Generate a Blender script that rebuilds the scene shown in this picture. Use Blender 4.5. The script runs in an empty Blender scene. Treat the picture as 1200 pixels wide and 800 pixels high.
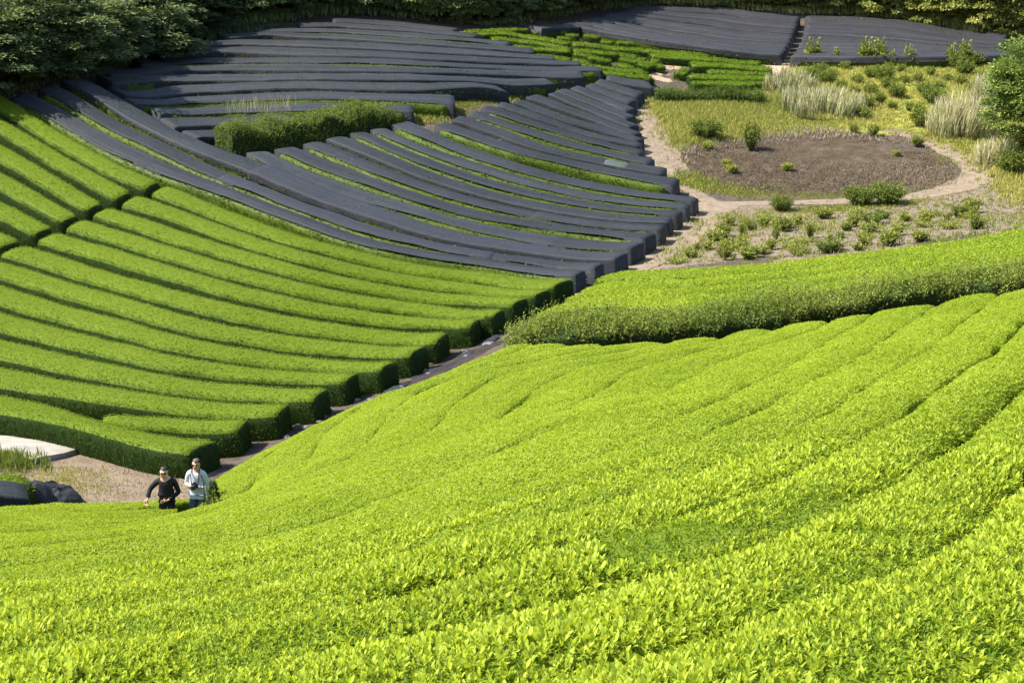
import numpy as np
F=1800.0; PITCH=np.radians(16.0); CP,SP=np.cos(PITCH),np.sin(PITCH); CAMZ=16.0
def P(px,py,Z):
    u=(px-600)/F; v=(py-400)/F
    return np.array([u*Z, Z*(CP-v*SP), CAMZ-Z*(SP+v*CP)])
# control points: (px,py,Z,h) h=height of the traced surface above ground
CTRL=[
# foreground tea slope (canopy)
(600,800,8.8,.8),(0,800,10.6,.8),(1200,800,7.3,.8),(0,700,15.5,.8),(300,700,13.6,.8),(600,700,11.2,.8),(900,700,9.6,.8),(1200,700,8.9,.8),
(600,600,15,.8),(300,640,18.5,.8),(0,640,20.5,.8),(900,600,12.8,.8),(1200,600,11.4,.8),(230,610,32,.8),(0,602,29,.8),(120,600,31.5,.8),(180,604,32,.8),
(232,608,25,.8),(225,603,30,.8),(600,500,22,.8),(900,500,18,.8),(1200,500,15.6,.8),(350,550,30,.8),(420,500,33,.8),
(900,420,29,.8),(1200,400,25,.8),(750,450,28.5,.8),
(600,404,38,.8),(450,465,36.5,.8),(300,525,36.0,.8),(900,384,38.5,.8),(1200,331,38.5,.8),(750,400,38.5,.8),
# man, valley bottom
(232,622,37.3,.0),(192,611,38.2,0),(120,560,41.3,0),(50,530,44,0),(0,520,44.5,0),(20,590,37,0),(60,575,38.5,0),
# ditch
(400,494,47,0),(500,440,51.5,0),(560,407,54,0),
# left field canopy
(0,475,46,.92),(240,519,43.5,.92),(376,457,47,.92),(490,407,51,.92),(560,374,54.5,.92),(660,327,60,.92),
(0,373,54.5,.92),(0,312,59,.92),(14,290,61,.92),(187,220,66.5,.92),(0,241,64.5,.92),(0,175,69,.92),(0,124,73,.92),
(200,423,50,.92),(200,345,55.5,.92),(350,317,58,.92),(350,280,61.5,.92),
# net strip
(20,110,74,.8),(140,174,69.5,.8),(86,88,77,.8),(240,174,71.3,.8),
(400,274,64.5,.8),(500,298,63,.8),
# middle nets
(300,177,72.5,.8),(450,232,68.5,.8),(600,272,66.5,.8),(745,286,64.5,.8),
(600,234,71,.8),(784,256,69,.8),(394,160,76,.8),(815,233,73,.8),(468,143,80,.8),(600,193,75.5,.8),
# right-mid nets
(515,144,80,.8),(660,185,78,.8),(793,212,76,.8),(753,176,81.5,.8),(607,116,87,.8),(740,137,87.5,.8),(700,99,92,.8),(763,96,93,.8),
# top-left nets
(225,155,75.5,.8),(135,105,80,.8),(360,99,84,.8),(590,104,86,.8),(704,80,93,.8),(180,57,92,.8),(400,51,95.5,.8),(650,67,96,.8),(400,24,104,.8),(535,34,103,.8),
# terrace
(570,36,104,.6),(690,52,102,.6),(740,84,96,.6),(827,63,103,.6),(903,78,101,.6),(810,95,97,.6),
# top-right nets
(640,28,111,.8),(773,45,109,.8),(917,63,107,.8),(753,10,121,.8),(935,23,121,.8),(1178,62,107,.8),(945,22,121,.8),(1178,42,117,.8),(1060,23,121,.8),
# right grassland ground
(830,120,93,0),(1000,72,105,0),(1180,72,105,0),(780,150,88,0),(1000,130,92,0),(1150,130,92,0),(760,110,94.5,0),
(880,200,80.5,0),(1000,220,78,0),(1150,205,79,0),(1050,165,86,0),(840,240,75,0),(780,290,67.5,0),(740,313,63.5,0),
(800,305,63.5,0),(1000,275,65,0),(1150,255,67,0),(1200,230,73,0),
# right tea rows canopy
(712,321,58,.75),(900,311,57,.75),(1100,287,55,.75),(1200,271,54,.75),(678,345,52,.75),(1000,324,49.5,.75),(1200,297,48,.75),
(652,358,48.5,.75),(1000,337,46,.75),(1200,309,44.5,.75),
# hedge base
(600,404,44,0.0),(800,397,42.5,.0),
]
WORLD=[(-60,60,22),(-45,85,17),(-60,110,22),(-30,115,11.5),(-12,116,9.6),(0,124,9.2),(12,132,9.2),(30,132,8.2),(45,125,8),(80,120,12),(0,160,22),(60,170,24),(-60,160,32),(50,60,8.5),(55,85,6),(70,40,13),(25,15,14.5),(40,20,15),(0,0,13.6),(0,-15,16),(-30,10,9),(-30,30,4.5),(-45,40,8),(30,-15,18),(-30,-15,14),
 (0,260,60),(150,200,50),(-150,200,60),(150,0,35),(-150,0,50),(0,-120,40),(150,-120,50),(-150,-120,50)]
pts=[];hs=[]
for px,py,Z,h in CTRL:
    p=P(px,py,Z); p[2]-=h; pts.append(p)
pts=np.array(pts+[list(map(float,w)) for w in WORLD])
S=20.0
def U(r2): 
    return np.where(r2>1e-12, r2*np.log(np.maximum(r2,1e-12)),0.0)
def fit(pts,lam):
    n=len(pts); xy=pts[:,:2]/S
    r2=((xy[:,None]-xy[None])**2).sum(-1)
    K=U(r2)+lam*np.eye(n)
    Pm=np.c_[np.ones(n),xy]
    A=np.zeros((n+3,n+3)); A[:n,:n]=K; A[:n,n:]=Pm; A[n:,:n]=Pm.T
    return np.linalg.solve(A,np.r_[pts[:,2],0,0,0]),xy
COEF,CXY=fit(pts,0.02)
def ground(x,y):
    x=np.asarray(x,float); y=np.asarray(y,float); sh=x.shape
    q=np.c_[x.ravel(),y.ravel()]/S; out=np.empty(len(q))
    for i in range(0,len(q),20000):
        s=q[i:i+20000]
        r2=((s[:,None]-CXY[None])**2).sum(-1)
        out[i:i+20000]=U(r2)@COEF[:-3]+COEF[-3]+s@COEF[-2:]
    return out.reshape(sh)
def hit(pxy,h=0.0,zmin=6.0,zmax=200.0):
    pxy=np.atleast_2d(np.asarray(pxy,float)); res=[]
    Zs=np.exp(np.linspace(np.log(zmin),np.log(zmax),500))
    for px,py in pxy:
        pp=P(px,py,Zs); g=ground(pp[0],pp[1])+h
        d=pp[2]-g; k=np.argmax(d<0)
        if d[k]>=0: res.append((np.nan,)*4); continue
        if k==0: Z=Zs[0]
        else:
            a,b=Zs[k-1],Zs[k]
            for _ in range(25):
                m=.5*(a+b); p=P(px,py,m)
                if p[2]-ground(p[0],p[1])-h<0: b=m
                else: a=m
            Z=b
        p=P(px,py,Z); res.append((p[0],p[1],p[2],Z))
    return np.array(res)
import bpy, math
from mathutils import Vector
R=np.random.default_rng(7)
scene=bpy.context.scene; COL=scene.collection
# ------------------------------------------------------------------ helpers
def nrm(a): return a/np.maximum(np.linalg.norm(a,axis=-1,keepdims=True),1e-9)
def sn(p,f,seed):
    """cheap smooth noise, about -1..1"""
    r=np.random.default_rng(seed); out=0
    for i in range(5):
        d=r.normal(size=3); d/=np.linalg.norm(d)
        out=out+np.sin((p@d)*f*r.uniform(.6,1.7)+r.uniform(0,6.3))
    return out/3.0
def proj(p):
    p=np.asarray(p,float); x=p[...,0]; y=p[...,1]; z=p[...,2]-CAMZ
    Z=y*CP-z*SP; v=-(z*CP+y*SP)/np.maximum(Z,.1); u=x/np.maximum(Z,.1)
    return 600+F*u,400+F*v,Z
class Geo:
    def __init__(s): s.v=[];s.f=[];s.t=[];s.m=[];s.a=[];s.r=[];s.n=0;s.sm=[]
    def add(s,v,faces,mat=0,age=1.0,rnd=0.5,smooth=False):
        """faces: (m,k) int array of one size k"""
        faces=np.asarray(faces,np.int64); m=len(faces)
        if m==0: return
        s.v.append(np.asarray(v,float)); s.f.append((faces+s.n).ravel()); s.t.append(np.full(m,faces.shape[1]))
        s.m.append(np.full(m,mat)); s.a.append(np.broadcast_to(np.asarray(age,float),(m,))); s.r.append(np.broadcast_to(np.asarray(rnd,float),(m,)))
        s.sm.append(np.full(m,smooth)); s.n+=len(v)
    def more(s,faces,nv,mat=0,age=1.0,rnd=0.5,smooth=False):
        """more faces on the last nv vertices"""
        s.n-=nv; faces=np.asarray(faces,np.int64); m=len(faces)
        s.f.append((faces+s.n).ravel()); s.t.append(np.full(m,faces.shape[1])); s.m.append(np.full(m,mat))
        s.a.append(np.broadcast_to(np.asarray(age,float),(m,))); s.r.append(np.broadcast_to(np.asarray(rnd,float),(m,))); s.sm.append(np.full(m,smooth)); s.n+=nv
    def mesh(s,name,origin=(0,0,0)):
        me=bpy.data.meshes.new(name)
        v=np.concatenate(s.v)-np.asarray(origin); f=np.concatenate(s.f); t=np.concatenate(s.t)
        me.vertices.add(len(v)); me.vertices.foreach_set('co',v.astype(np.float32).ravel())
        me.loops.add(len(f)); me.loops.foreach_set('vertex_index',f.astype(np.int32))
        me.polygons.add(len(t)); st=np.r_[0,np.cumsum(t)[:-1]]
        me.polygons.foreach_set('loop_start',st.astype(np.int32)); me.polygons.foreach_set('loop_total',t.astype(np.int32))
        me.polygons.foreach_set('material_index',np.concatenate(s.m).astype(np.int32))
        me.polygons.foreach_set('use_smooth',np.concatenate(s.sm).astype(bool))
        for nm,ar in (('age',s.a),('rnd',s.r)):
            a=me.attributes.new(nm,'FLOAT','FACE'); a.data.foreach_set('value',np.concatenate(ar).astype(np.float32))
        me.update(calc_edges=True)
        return me
def link(name,me,mats,parent=None,loc=(0,0,0)):
    o=bpy.data.objects.new(name,me); COL.objects.link(o); o.location=loc
    for m in mats: me.materials.append(m)
    if parent: o.parent=parent
    return o
def tag(o,label=None,cat=None,group=None,kind=None):
    if label: o['label']=label
    if cat: o['category']=cat
    if group: o['group']=group
    if kind: o['kind']=kind
    return o
def empty(name,loc,rz=0):
    o=bpy.data.objects.new(name,None); COL.objects.link(o); o.location=loc; o.rotation_euler=(0,0,rz); o.empty_display_size=.2; return o
def copy_tree(o,parent=None):
    c=o.copy(); COL.objects.link(c)
    if parent: c.parent=parent
    for ch in list(o.children): copy_tree(ch,c)
    return c
# ------------------------------------------------------------------ materials
def newmat(name):
    m=bpy.data.materials.new(name); m.use_nodes=True; nt=m.node_tree; nt.nodes.clear()
    return m,nt,nt.nodes,nt.links
def ramp(nt,fac,stops,interp='LINEAR'):
    n=nt.nodes.new('ShaderNodeValToRGB'); n.color_ramp.interpolation=interp
    e=n.color_ramp.elements
    while len(e)<len(stops): e.new(0.5)
    for i,(p,c) in enumerate(stops): e[i].position=p; e[i].color=(*c,1)
    nt.links.new(fac,n.inputs[0]); return n.outputs[0]
def noise(nt,scale,detail=3,rough=.55,vec=None,out='Fac'):
    n=nt.nodes.new('ShaderNodeTexNoise'); n.inputs['Scale'].default_value=scale; n.inputs['Detail'].default_value=detail; n.inputs['Roughness'].default_value=rough
    if vec is not None: nt.links.new(vec,n.inputs['Vector'])
    return n.outputs[out]
def mix(nt,fac,a,b,mode='MIX'):
    n=nt.nodes.new('ShaderNodeMix'); n.data_type='RGBA'; n.blend_type=mode
    for inp,v in ((n.inputs[0],fac),(n.inputs[6],a),(n.inputs[7],b)):
        if isinstance(v,(int,float)): inp.default_value=v
        elif isinstance(v,tuple): inp.default_value=(*v,1)
        else: nt.links.new(v,inp)
    return n.outputs[2]
def mathn(nt,op,a,b=None):
    n=nt.nodes.new('ShaderNodeMath'); n.operation=op
    for i,v in enumerate((a,b)):
        if v is None: continue
        if isinstance(v,(int,float)): n.inputs[i].default_value=v
        else: nt.links.new(v,n.inputs[i])
    return n.outputs[0]
def attr(nt,name):
    n=nt.nodes.new('ShaderNodeAttribute'); n.attribute_name=name; return n.outputs['Fac']
def objvec(nt): return nt.nodes.new('ShaderNodeTexCoord').outputs['Object']
def geopos(nt): return nt.nodes.new('ShaderNodeNewGeometry').outputs['Position']
def bump(nt,h,strength,dist):
    n=nt.nodes.new('ShaderNodeBump'); n.inputs['Strength'].default_value=strength; n.inputs['Distance'].default_value=dist
    nt.links.new(h,n.inputs['Height']); return n.outputs[0]
def principled(nt,col,rough=.6,spec=.3,normal=None,sheen=0):
    p=nt.nodes.new('ShaderNodeBsdfPrincipled')
    if isinstance(col,tuple): p.inputs['Base Color'].default_value=(*col,1)
    else: nt.links.new(col,p.inputs['Base Color'])
    p.inputs['Roughness'].default_value=rough; p.inputs['Specular IOR Level'].default_value=spec
    if normal is not None: nt.links.new(normal,p.inputs['Normal'])
    if sheen: p.inputs['Sheen Weight'].default_value=sheen; p.inputs['Sheen Roughness'].default_value=.5
    return p.outputs[0]
def output(nt,sh):
    o=nt.nodes.new('ShaderNodeOutputMaterial'); nt.links.new(sh,o.inputs['Surface'])
def leafmat(name,old,mid,new,transl=.35,var=.35,patch=0.25,pscale=.35,spec=.35):
    m,nt,N,L=newmat(name)
    age=attr(nt,'age'); rnd=attr(nt,'rnd')
    ns=noise(nt,pscale,3,.6,geopos(nt))
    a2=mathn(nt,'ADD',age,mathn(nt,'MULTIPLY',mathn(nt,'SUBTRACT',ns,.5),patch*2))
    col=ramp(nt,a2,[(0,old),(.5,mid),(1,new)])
    hsv=N.new('ShaderNodeHueSaturation'); L.new(col,hsv.inputs['Color'])
    fine=noise(nt,26,3,.7,geopos(nt)); L.new(mathn(nt,'ADD',mathn(nt,'ADD',mathn(nt,'MULTIPLY',rnd,2*var),1-var-.3),mathn(nt,'MULTIPLY',fine,.6)),hsv.inputs['Value'])
    L.new(mathn(nt,'ADD',mathn(nt,'MULTIPLY',rnd,-.035),.5175),hsv.inputs['Hue'])
    c=hsv.outputs[0]
    p=principled(nt,c,.55,spec*.5)
    t=N.new('ShaderNodeBsdfTranslucent'); 
    L.new(mix(nt,1.0,c,(1.15,1.1,.5),'MULTIPLY'),t.inputs[0])
    ms=N.new('ShaderNodeMixShader'); ms.inputs[0].default_value=transl; L.new(p,ms.inputs[1]); L.new(t.outputs[0],ms.inputs[2])
    output(nt,ms.outputs[0]); return m
M={}
M['tea']=leafmat('tea_leaf_flush',(.035,.07,.009),(.162,.242,.013),(.375,.458,.043),.46,.20,.22)
M['tea2']=leafmat('tea_leaf_valley',(.032,.058,.014),(.118,.182,.013),(.198,.26,.024),.38,.13,.12,.35,.12)
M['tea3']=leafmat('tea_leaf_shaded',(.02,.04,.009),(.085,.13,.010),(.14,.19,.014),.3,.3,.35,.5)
M['hedge']=leafmat('hedge_leaf',(.034,.055,.016),(.125,.172,.037),(.25,.305,.07),.4,.25,.2,.35,.1)
M['wild']=leafmat('wild_leaf',(.06,.09,.02),(.16,.205,.04),(.29,.32,.065),.34,.4,.2)
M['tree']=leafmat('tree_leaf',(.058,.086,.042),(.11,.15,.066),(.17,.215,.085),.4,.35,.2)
M['treelifted']=leafmat('lifted_tree_leaf',(.12,.165,.075),(.215,.275,.11),(.33,.39,.14),.4,.35,.2)  # tree leaf brightened in colour to make up for shade on these crowns
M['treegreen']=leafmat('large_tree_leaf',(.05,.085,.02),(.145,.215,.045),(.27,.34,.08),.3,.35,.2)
M['treelight']=leafmat('sunny_tree_leaf',(.10,.135,.035),(.27,.30,.07),(.44,.44,.14),.3,.35,.2)  # yellow-green leaf, brightened in colour to look sunlit
M['grass']=leafmat('grass_blade',(.12,.15,.03),(.23,.255,.05),(.37,.35,.10),.35,.3,.3,.15)
M['pampas']=leafmat('silver_grass_blade',(.17,.19,.08),(.36,.36,.19),(.60,.55,.38),.35,.25,.15)
M['straw']=leafmat('dry_stalk',(.07,.05,.033),(.16,.124,.082),(.35,.285,.20),.1,.4,.2,.5)
def simple(name,c1,c2,scale=6,rough=.8,spec=.2,b=0,bd=.01):
    m,nt,N,L=newmat(name); v=objvec(nt); n1=noise(nt,scale,5,.65,v)
    col=ramp(nt,n1,[(.3,c1),(.7,c2)])
    nr=bump(nt,noise(nt,scale*3,4,.6,v),b,bd) if b else None
    output(nt,principled(nt,col,rough,spec,nr)); return m
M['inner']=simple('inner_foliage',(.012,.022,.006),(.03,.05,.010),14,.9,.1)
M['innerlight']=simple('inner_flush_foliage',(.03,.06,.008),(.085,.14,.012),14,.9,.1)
M['bark']=simple('bark',(.05,.038,.028),(.12,.095,.07),9,.9,.15,.5,.02)
M['deadwood']=simple('dead_wood',(.35,.31,.27),(.52,.48,.42),9,.8,.2)
M['concrete']=simple('concrete',(.24,.215,.18),(.36,.33,.28),1.6,.85,.2,.4,.01)
M['stone']=simple('stone',(.09,.08,.078),(.19,.17,.165),5,.85,.2,.5,.02)
def netmat(name,dark,light,seed):
    m,nt,N,L=newmat(name); v=geopos(nt)
    n1=noise(nt,.45,4,.6,v); n2=noise(nt,4.0,5,.75,v); n3=noise(nt,45,2,.5,v)
    n4=noise(nt,13,4,.8,v)
    f=mathn(nt,'ADD',mathn(nt,'ADD',mathn(nt,'MULTIPLY',n1,.25),mathn(nt,'MULTIPLY',n2,.25)),mathn(nt,'ADD',mathn(nt,'MULTIPLY',n4,.3),mathn(nt,'MULTIPLY',attr(nt,'rnd'),.2)))
    c=ramp(nt,f,[(.38,dark),(.64,light)])
    h=mathn(nt,'ADD',mathn(nt,'MULTIPLY',n2,1.0),mathn(nt,'MULTIPLY',n3,.25))
    nr=bump(nt,mathn(nt,'ADD',h,mathn(nt,'MULTIPLY',n4,.8)),.8,.06)
    p=principled(nt,c,.62,.32,nr,.0)
    output(nt,p); return m
M['net']=netmat('shade_cloth',(.0055,.0072,.0085),(.025,.0285,.033),1); M['netb']=netmat('older_shade_cloth',(.0075,.0095,.011),(.030,.034,.039),5); M['netc']=netmat('doubled_shade_cloth',(.0055,.0068,.008),(.0205,.0235,.0275),6)
M['net2']=netmat('faded_shade_cloth',(.014,.014,.0165),(.034,.034,.039),2)
M['netdark']=netmat('new_shade_cloth',(.012,.0135,.018),(.025,.027,.036),3)
M['netpatch']=netmat('worn_shade_cloth',(.04,.05,.045),(.075,.09,.08),4)
# ------------------------------------------------------------------ curves
def resample(c,ds):
    c=np.asarray(c,float); d=np.r_[0,np.cumsum(np.linalg.norm(np.diff(c,axis=0),axis=1))]
    n=max(4,int(round(d[-1]/ds))); s=np.linspace(0,d[-1],n+1)
    return np.stack([np.interp(s,d,c[:,k]) for k in range(c.shape[1])],1)
def smooth(c,it=3):
    c=np.array(c,float)
    for _ in range(it):
        q=c.copy(); q[1:-1]=.25*c[:-2]+.5*c[1:-1]+.25*c[2:]; c=q
    return c
def path_px(pts,h,ds=.5,it=12):
    w=hit(pts,h)[:,:2]; return smooth(resample(w,ds),it)
def dist_to(poly,q):
    return np.sqrt(((q[:,None]-poly[None])**2).sum(-1)).min(1)
def inpoly(poly,q):
    poly=np.asarray(poly); x,y=q[:,0],q[:,1]; r=np.zeros(len(q),bool); n=len(poly)
    for i in range(n):
        a,b=poly[i],poly[(i+1)%n]
        c=((a[1]>y)!=(b[1]>y)); den=(b[1]-a[1]) if abs(b[1]-a[1])>1e-9 else 1e-9
        r^=c&(x<(b[0]-a[0])*(y-a[1])/den+a[0])
    return r
def sdf(poly,q):
    d=np.full(len(q),1e9); poly=np.asarray(poly)
    for i in range(len(poly)):
        a,b=poly[i],poly[(i+1)%len(poly)]; ab=b-a; t=np.clip(((q-a)@ab)/max(ab@ab,1e-9),0,1)
        d=np.minimum(d,np.linalg.norm(q-a-t[:,None]*ab,axis=1))
    return np.where(inpoly(poly,q),d,-d)
# ------------------------------------------------------------------ leaves
def leaves(g,p,d,n,L,W,mat,age,rnd,bend=0.0,kind='d'):
    """leaf blades: base p, direction d, facing n"""
    if len(p)==0: return
    side=nrm(np.cross(d,n)); up=nrm(np.cross(side,d)); L=np.broadcast_to(L,(len(p),))[:,None]; W=np.broadcast_to(W,(len(p),))[:,None]; k=len(p)
    if kind=='d':
        mid=p+d*L*.45
        v=np.stack([p,mid+side*W*.5+up*W*.12,p+d*L-up*L*bend,mid-side*W*.5+up*W*.12],1).reshape(-1,3)
        g.add(v,np.arange(4*k).reshape(k,4),mat,age,rnd)
    else:
        a=p+d*L*.35+up*L*.03; b=p+d*L*.72-up*L*bend*.35; t=p+d*L*.97-up*L*bend
        v=np.stack([p,a+side*W*.5,a-side*W*.5,b+side*W*.38,b-side*W*.38,t],1).reshape(-1,3); o=np.arange(k)[:,None]*6
        g.add(v,o+np.array([0,1,2]),mat,age,rnd)
        g.more(o+np.array([2,1,3,4]),6*k,mat,age,rnd); g.more(o+np.array([4,3,5]),6*k,mat,age,rnd)
def scatter(v,f,dens,rng):
    """random points on quads f of v; dens per face -> points, normals, face index"""
    q=v[f]; n=np.cross(q[:,2]-q[:,0],q[:,3]-q[:,1]); A=.5*np.linalg.norm(n,axis=1); n=nrm(n)
    cnt=rng.poisson(A*dens); idx=np.repeat(np.arange(len(f)),cnt); a=rng.random((len(idx),1)); b=rng.random((len(idx),1)); qq=q[idx]
    p=(qq[:,0]*(1-a)+qq[:,1]*a)*(1-b)+(qq[:,3]*(1-a)+qq[:,2]*a)*b
    return p,n[idx],idx
# ------------------------------------------------------------------ rows
PROF_TEA=[(-.93,.0),(-1.0,.30),(-1.02,.62),(-.97,.84),(-.82,.945),(-.55,.985),(-.2,1.0),(.2,1.0),(.55,.985),(.82,.945),(.97,.84),(1.02,.62),(1.0,.30),(.93,.0)]
PROF_FG=[(-.98,.0),(-1.0,.4),(-1.0,.84),(-.95,.905),(-.80,.95),(-.5,.975),(-.2,1.0),(.2,1.0),(.5,.975),(.80,.95),(.95,.905),(1.0,.84),(1.0,.4),(.98,.0)]
def row_grid(c,hw,h,prof,rend=.35,amp=.03,seed=0,ds=.25,hemwave=0,endlow=0.0,freq=2.2,kw0=.80,rough=.025):
    """sweeps a cross profile along the plan curve c, on the ground; returns verts and quads and per-face u"""
    c0=np.asarray(c); hw=np.broadcast_to(hw,(len(c0),)); 
    full=resample(np.c_[c0,hw],ds); c=full[:,:2]; hw=full[:,2]
    d=np.gradient(c,axis=0); t=nrm(d); nn=np.stack([-t[:,1],t[:,0]],1)   # left of direction
    s=np.r_[0,np.cumsum(np.linalg.norm(np.diff(c,axis=0),axis=1))]; e=np.minimum(s,s[-1]-s)
    k=np.clip(e/rend,0,1); kw=kw0+(1-kw0)*np.sqrt(1-(1-k)**2); kh=.94+.06*np.sqrt(1-(1-k)**2)
    pu=np.array([a for a,b in prof]); ph=np.array([b for a,b in prof])
    pu=pu[None]*np.ones((len(c),1)); ph=ph[None]*np.ones((len(c),1))
    ph=ph*kh[:,None]
    if hemwave:
        dr=np.clip((e-.15)/.9,0,1); dr=dr*dr*(3-2*dr)
        for j in (0,-1): ph[:,j]=endlow+(ph[:,j]-endlow)*dr
    xy=c[:,None]+nn[:,None]*(pu*(hw*kw)[:,None])[...,None]
    # end walls
    for end,sg in ((0,-1),(-1,1)):
        w=xy[end]+sg*t[end]*.06; low=np.minimum(ph[end],endlow)
        if end==0: xy=np.concatenate([w[None],xy]); ph=np.concatenate([low[None],ph])
        else: xy=np.concatenate([xy,w[None]]); ph=np.concatenate([ph,low[None]])
    base=ground(xy[...,0],xy[...,1])
    v=np.concatenate([xy,(base+ph*h)[...,None]],-1)
    if amp:
        fl=v.reshape(-1,3); no=sn(fl,freq,seed)*.6+sn(fl,freq*2.7,seed+1)*.4
        v[...,2]+=(no*amp).reshape(v.shape[:2])*np.clip(ph*1.5-.3,0,1)
        no2=sn(fl,freq*1.3,seed+2).reshape(v.shape[:2])
        v[1:-1,:,:2]+=nn[:,None]*((no2[1:-1]*amp*.7)+sn(fl,freq*4.3,seed+3).reshape(v.shape[:2])[1:-1]*rough)[...,None]
    if hemwave:
        for j in (0,-1):
            v[1:-1,j,2]+=hemwave*sn(np.c_[c*1.0,np.zeros(len(c))],1.6,seed+7+j)*.8
    m,n=v.shape[:2]; i=np.arange(m-1)[:,None]*n+np.arange(n-1)[None]
    f=np.stack([i,i+1,i+n+1,i+n],-1).reshape(-1,4)
    return v.reshape(-1,3),f[:,::-1],(m,n)
def visible_factor(p,margin=420,out=.30):
    px,py,Z=proj(p); ok=(px>-margin)&(px<1200+margin)&(py>-margin)&(py<800+margin)&(Z>3)
    return np.where(ok,1.0,out),Z
PROF_NEAR=[(-.98,.0),(-1.0,.4),(-1.0,.70),(-.95,.79),(-.80,.885),(-.5,.965),(-.2,1.0),(.2,1.0),(.5,.965),(.80,.885),(.95,.79),(1.0,.70),(1.0,.4),(.98,.0)]
def tea_row(name,c,hw,h,seed,mat='tea',prof=PROF_TEA,dens=900,L0=.062,rend=.35,amp=.03,kw0=.8,agetop=.8,ageside=.14,spread=.75,parent=None,inner='inner',near=False,agevar=.18,endlow=0.0,cn=.3):
    rng=np.random.default_rng(seed); g=Geo()
    v,f,(m,n)=row_grid(c,hw,h,prof,rend,amp,seed,endlow=endlow,kw0=kw0)
    fc=v[f].mean(1)
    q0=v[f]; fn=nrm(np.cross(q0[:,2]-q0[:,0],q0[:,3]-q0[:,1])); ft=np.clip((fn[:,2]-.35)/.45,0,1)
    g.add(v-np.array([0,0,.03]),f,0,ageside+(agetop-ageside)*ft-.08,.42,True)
    vf,Z=visible_factor(fc)
    lod=np.clip(Z/15.0,.85,1.55 if not near else 1.0); dn=dens*vf/lod**2
    p,nm,ix=scatter(v,f,dn,rng); k=len(p)
    if k:
        lodp=lod[ix]; top=np.clip((nm[:,2]-.35)/.45,0,1)
        fr=np.clip((Z[ix]-11)/6,0,1) if near else np.zeros(k)
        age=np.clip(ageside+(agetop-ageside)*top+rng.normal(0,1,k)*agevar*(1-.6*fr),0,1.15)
        cn_=cn+(.55*(1-top) if not near else 0); tg=rng.normal(0,1,(k,3)); tg=nrm(tg-nm*(tg*nm).sum(1,keepdims=True))
        if near: cn_=cn*(1-.55*fr)
        d=nrm(tg*.8+nm*(cn_+rng.normal(0,.25,k)*(1-.5*fr))[:,None]+np.array([0,0,.35*cn]))
        L=L0*lodp*rng.uniform(.7,1.35,k); W=L*rng.uniform(.30,.46,k)
        nf=nrm(rng.normal(0,1,(k,3))*(spread*.6*(1-.5*fr))[:,None]+nm)
        p=p-nm*(L*cn*.5)[:,None]*rng.uniform(.0,1.3,(k,1))+nm*(.008+(0 if near else .035)*(1-top)*rng.random(k))[:,None]
        if near:
            cl=rng.random(k)<np.clip((17-Z[ix])/5,0,1); rn=.5+(rng.random(k)-.5)*(1-.75*fr); keep=~cl|(rng.random(k)<.6); age=np.where(cl,age*.62,age)
            leaves(g,p[keep],d[keep],nf[keep],L[keep],W[keep],1,age[keep],rn[keep],.1,'d')
            # upright young shoots, each a whorl of blades
            q,qn,qi=scatter(v,f,np.where(Z<18,320*vf*np.clip((18-Z)/6,0,1),0),rng)
            hole=sn(q,1.9,seed+31)*.6+sn(q,5.5,seed+32)*.5; kp=hole>-.66; q,qn,qi=q[kp],qn[kp],qi[kp]; m_=len(q)
            if m_:
                tall=.85+.35*sn(q,2.4,seed+33)+rng.normal(0,.15,m_)
                ax=nrm(qn*.5+np.array([0,0,.8])+rng.normal(0,.22,(m_,3))); ref=nrm(rng.normal(0,1,(m_,3))); e1=nrm(np.cross(ax,ref)); e2=np.cross(ax,e1); az=rng.uniform(0,6.28,m_)
                base_age=np.clip(agetop+.10+.22*np.clip((18-Z[qi])/7,0,1)+.14*sn(q,.9,seed+34)+rng.normal(0,.10,m_),0,1.1); dz=np.clip((18-Z[qi])/7,0,1)
                for w_ in range(6):
                    th=az+w_*2.4; ra=e1*np.cos(th)[:,None]+e2*np.sin(th)[:,None]; op=np.clip((.95-.14*w_)+rng.normal(0,.14,m_),.08,1.2)
                    dd=nrm(ax*np.cos(op)[:,None]+ra*np.sin(op)[:,None]); nn_=nrm(ax*np.sin(op)[:,None]-ra*np.cos(op)[:,None]+rng.normal(0,.15,(m_,3)))
                    l=.070*tall*rng.uniform(.75,1.25,m_)*(1.05-.05*w_); hgt=(-.02+.012*w_)*tall
                    leaves(g,q+ax*hgt[:,None],dd,nn_,l,l*rng.uniform(.30,.42,m_),1,np.clip(base_age-.34+.10*w_,0,1.05),.2+.6*rng.random(m_),rng.uniform(-.02,.30,(m_,1)),'b')
        else: leaves(g,p,d,nf,L,W,1,age,.5+(rng.random(k)-.5)*(1-.5*top),.1,'d')
    og=np.array([*c[len(c)//2],0.0]); og[2]=ground(og[0],og[1])
    return link(name,g.mesh(name,og),[M[mat],M[mat]],parent,og)
def net_profile(h_near,h_far):
    """h_near: hem height on the right-hand side of the travel direction (camera side), h_far on the other"""
    base=[(1.0,.55),(.995,.75),(.985,.88),(.96,.945),(.90,.968),(.80,.975),(.66,.99),(.52,.984),(.38,1.0),(.22,.993),(.08,1.003),(-.08,.994),(-.22,1.003),(-.38,.993),(-.52,.997),(-.66,.984),(-.80,.98),(-.90,.965),(-.96,.945),(-.985,.88),(-.995,.75),(-1.0,.55)]
    # u positive = left of the direction
    l=[(1.01,h_far)]+[b for b in base if not (b[0]>0 and b[1]<=h_far)]
    l=[b for b in l if not (b[0]<0 and b[1]<=h_near)]+[(-1.01,h_near)]
    return l[::-1]
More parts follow.
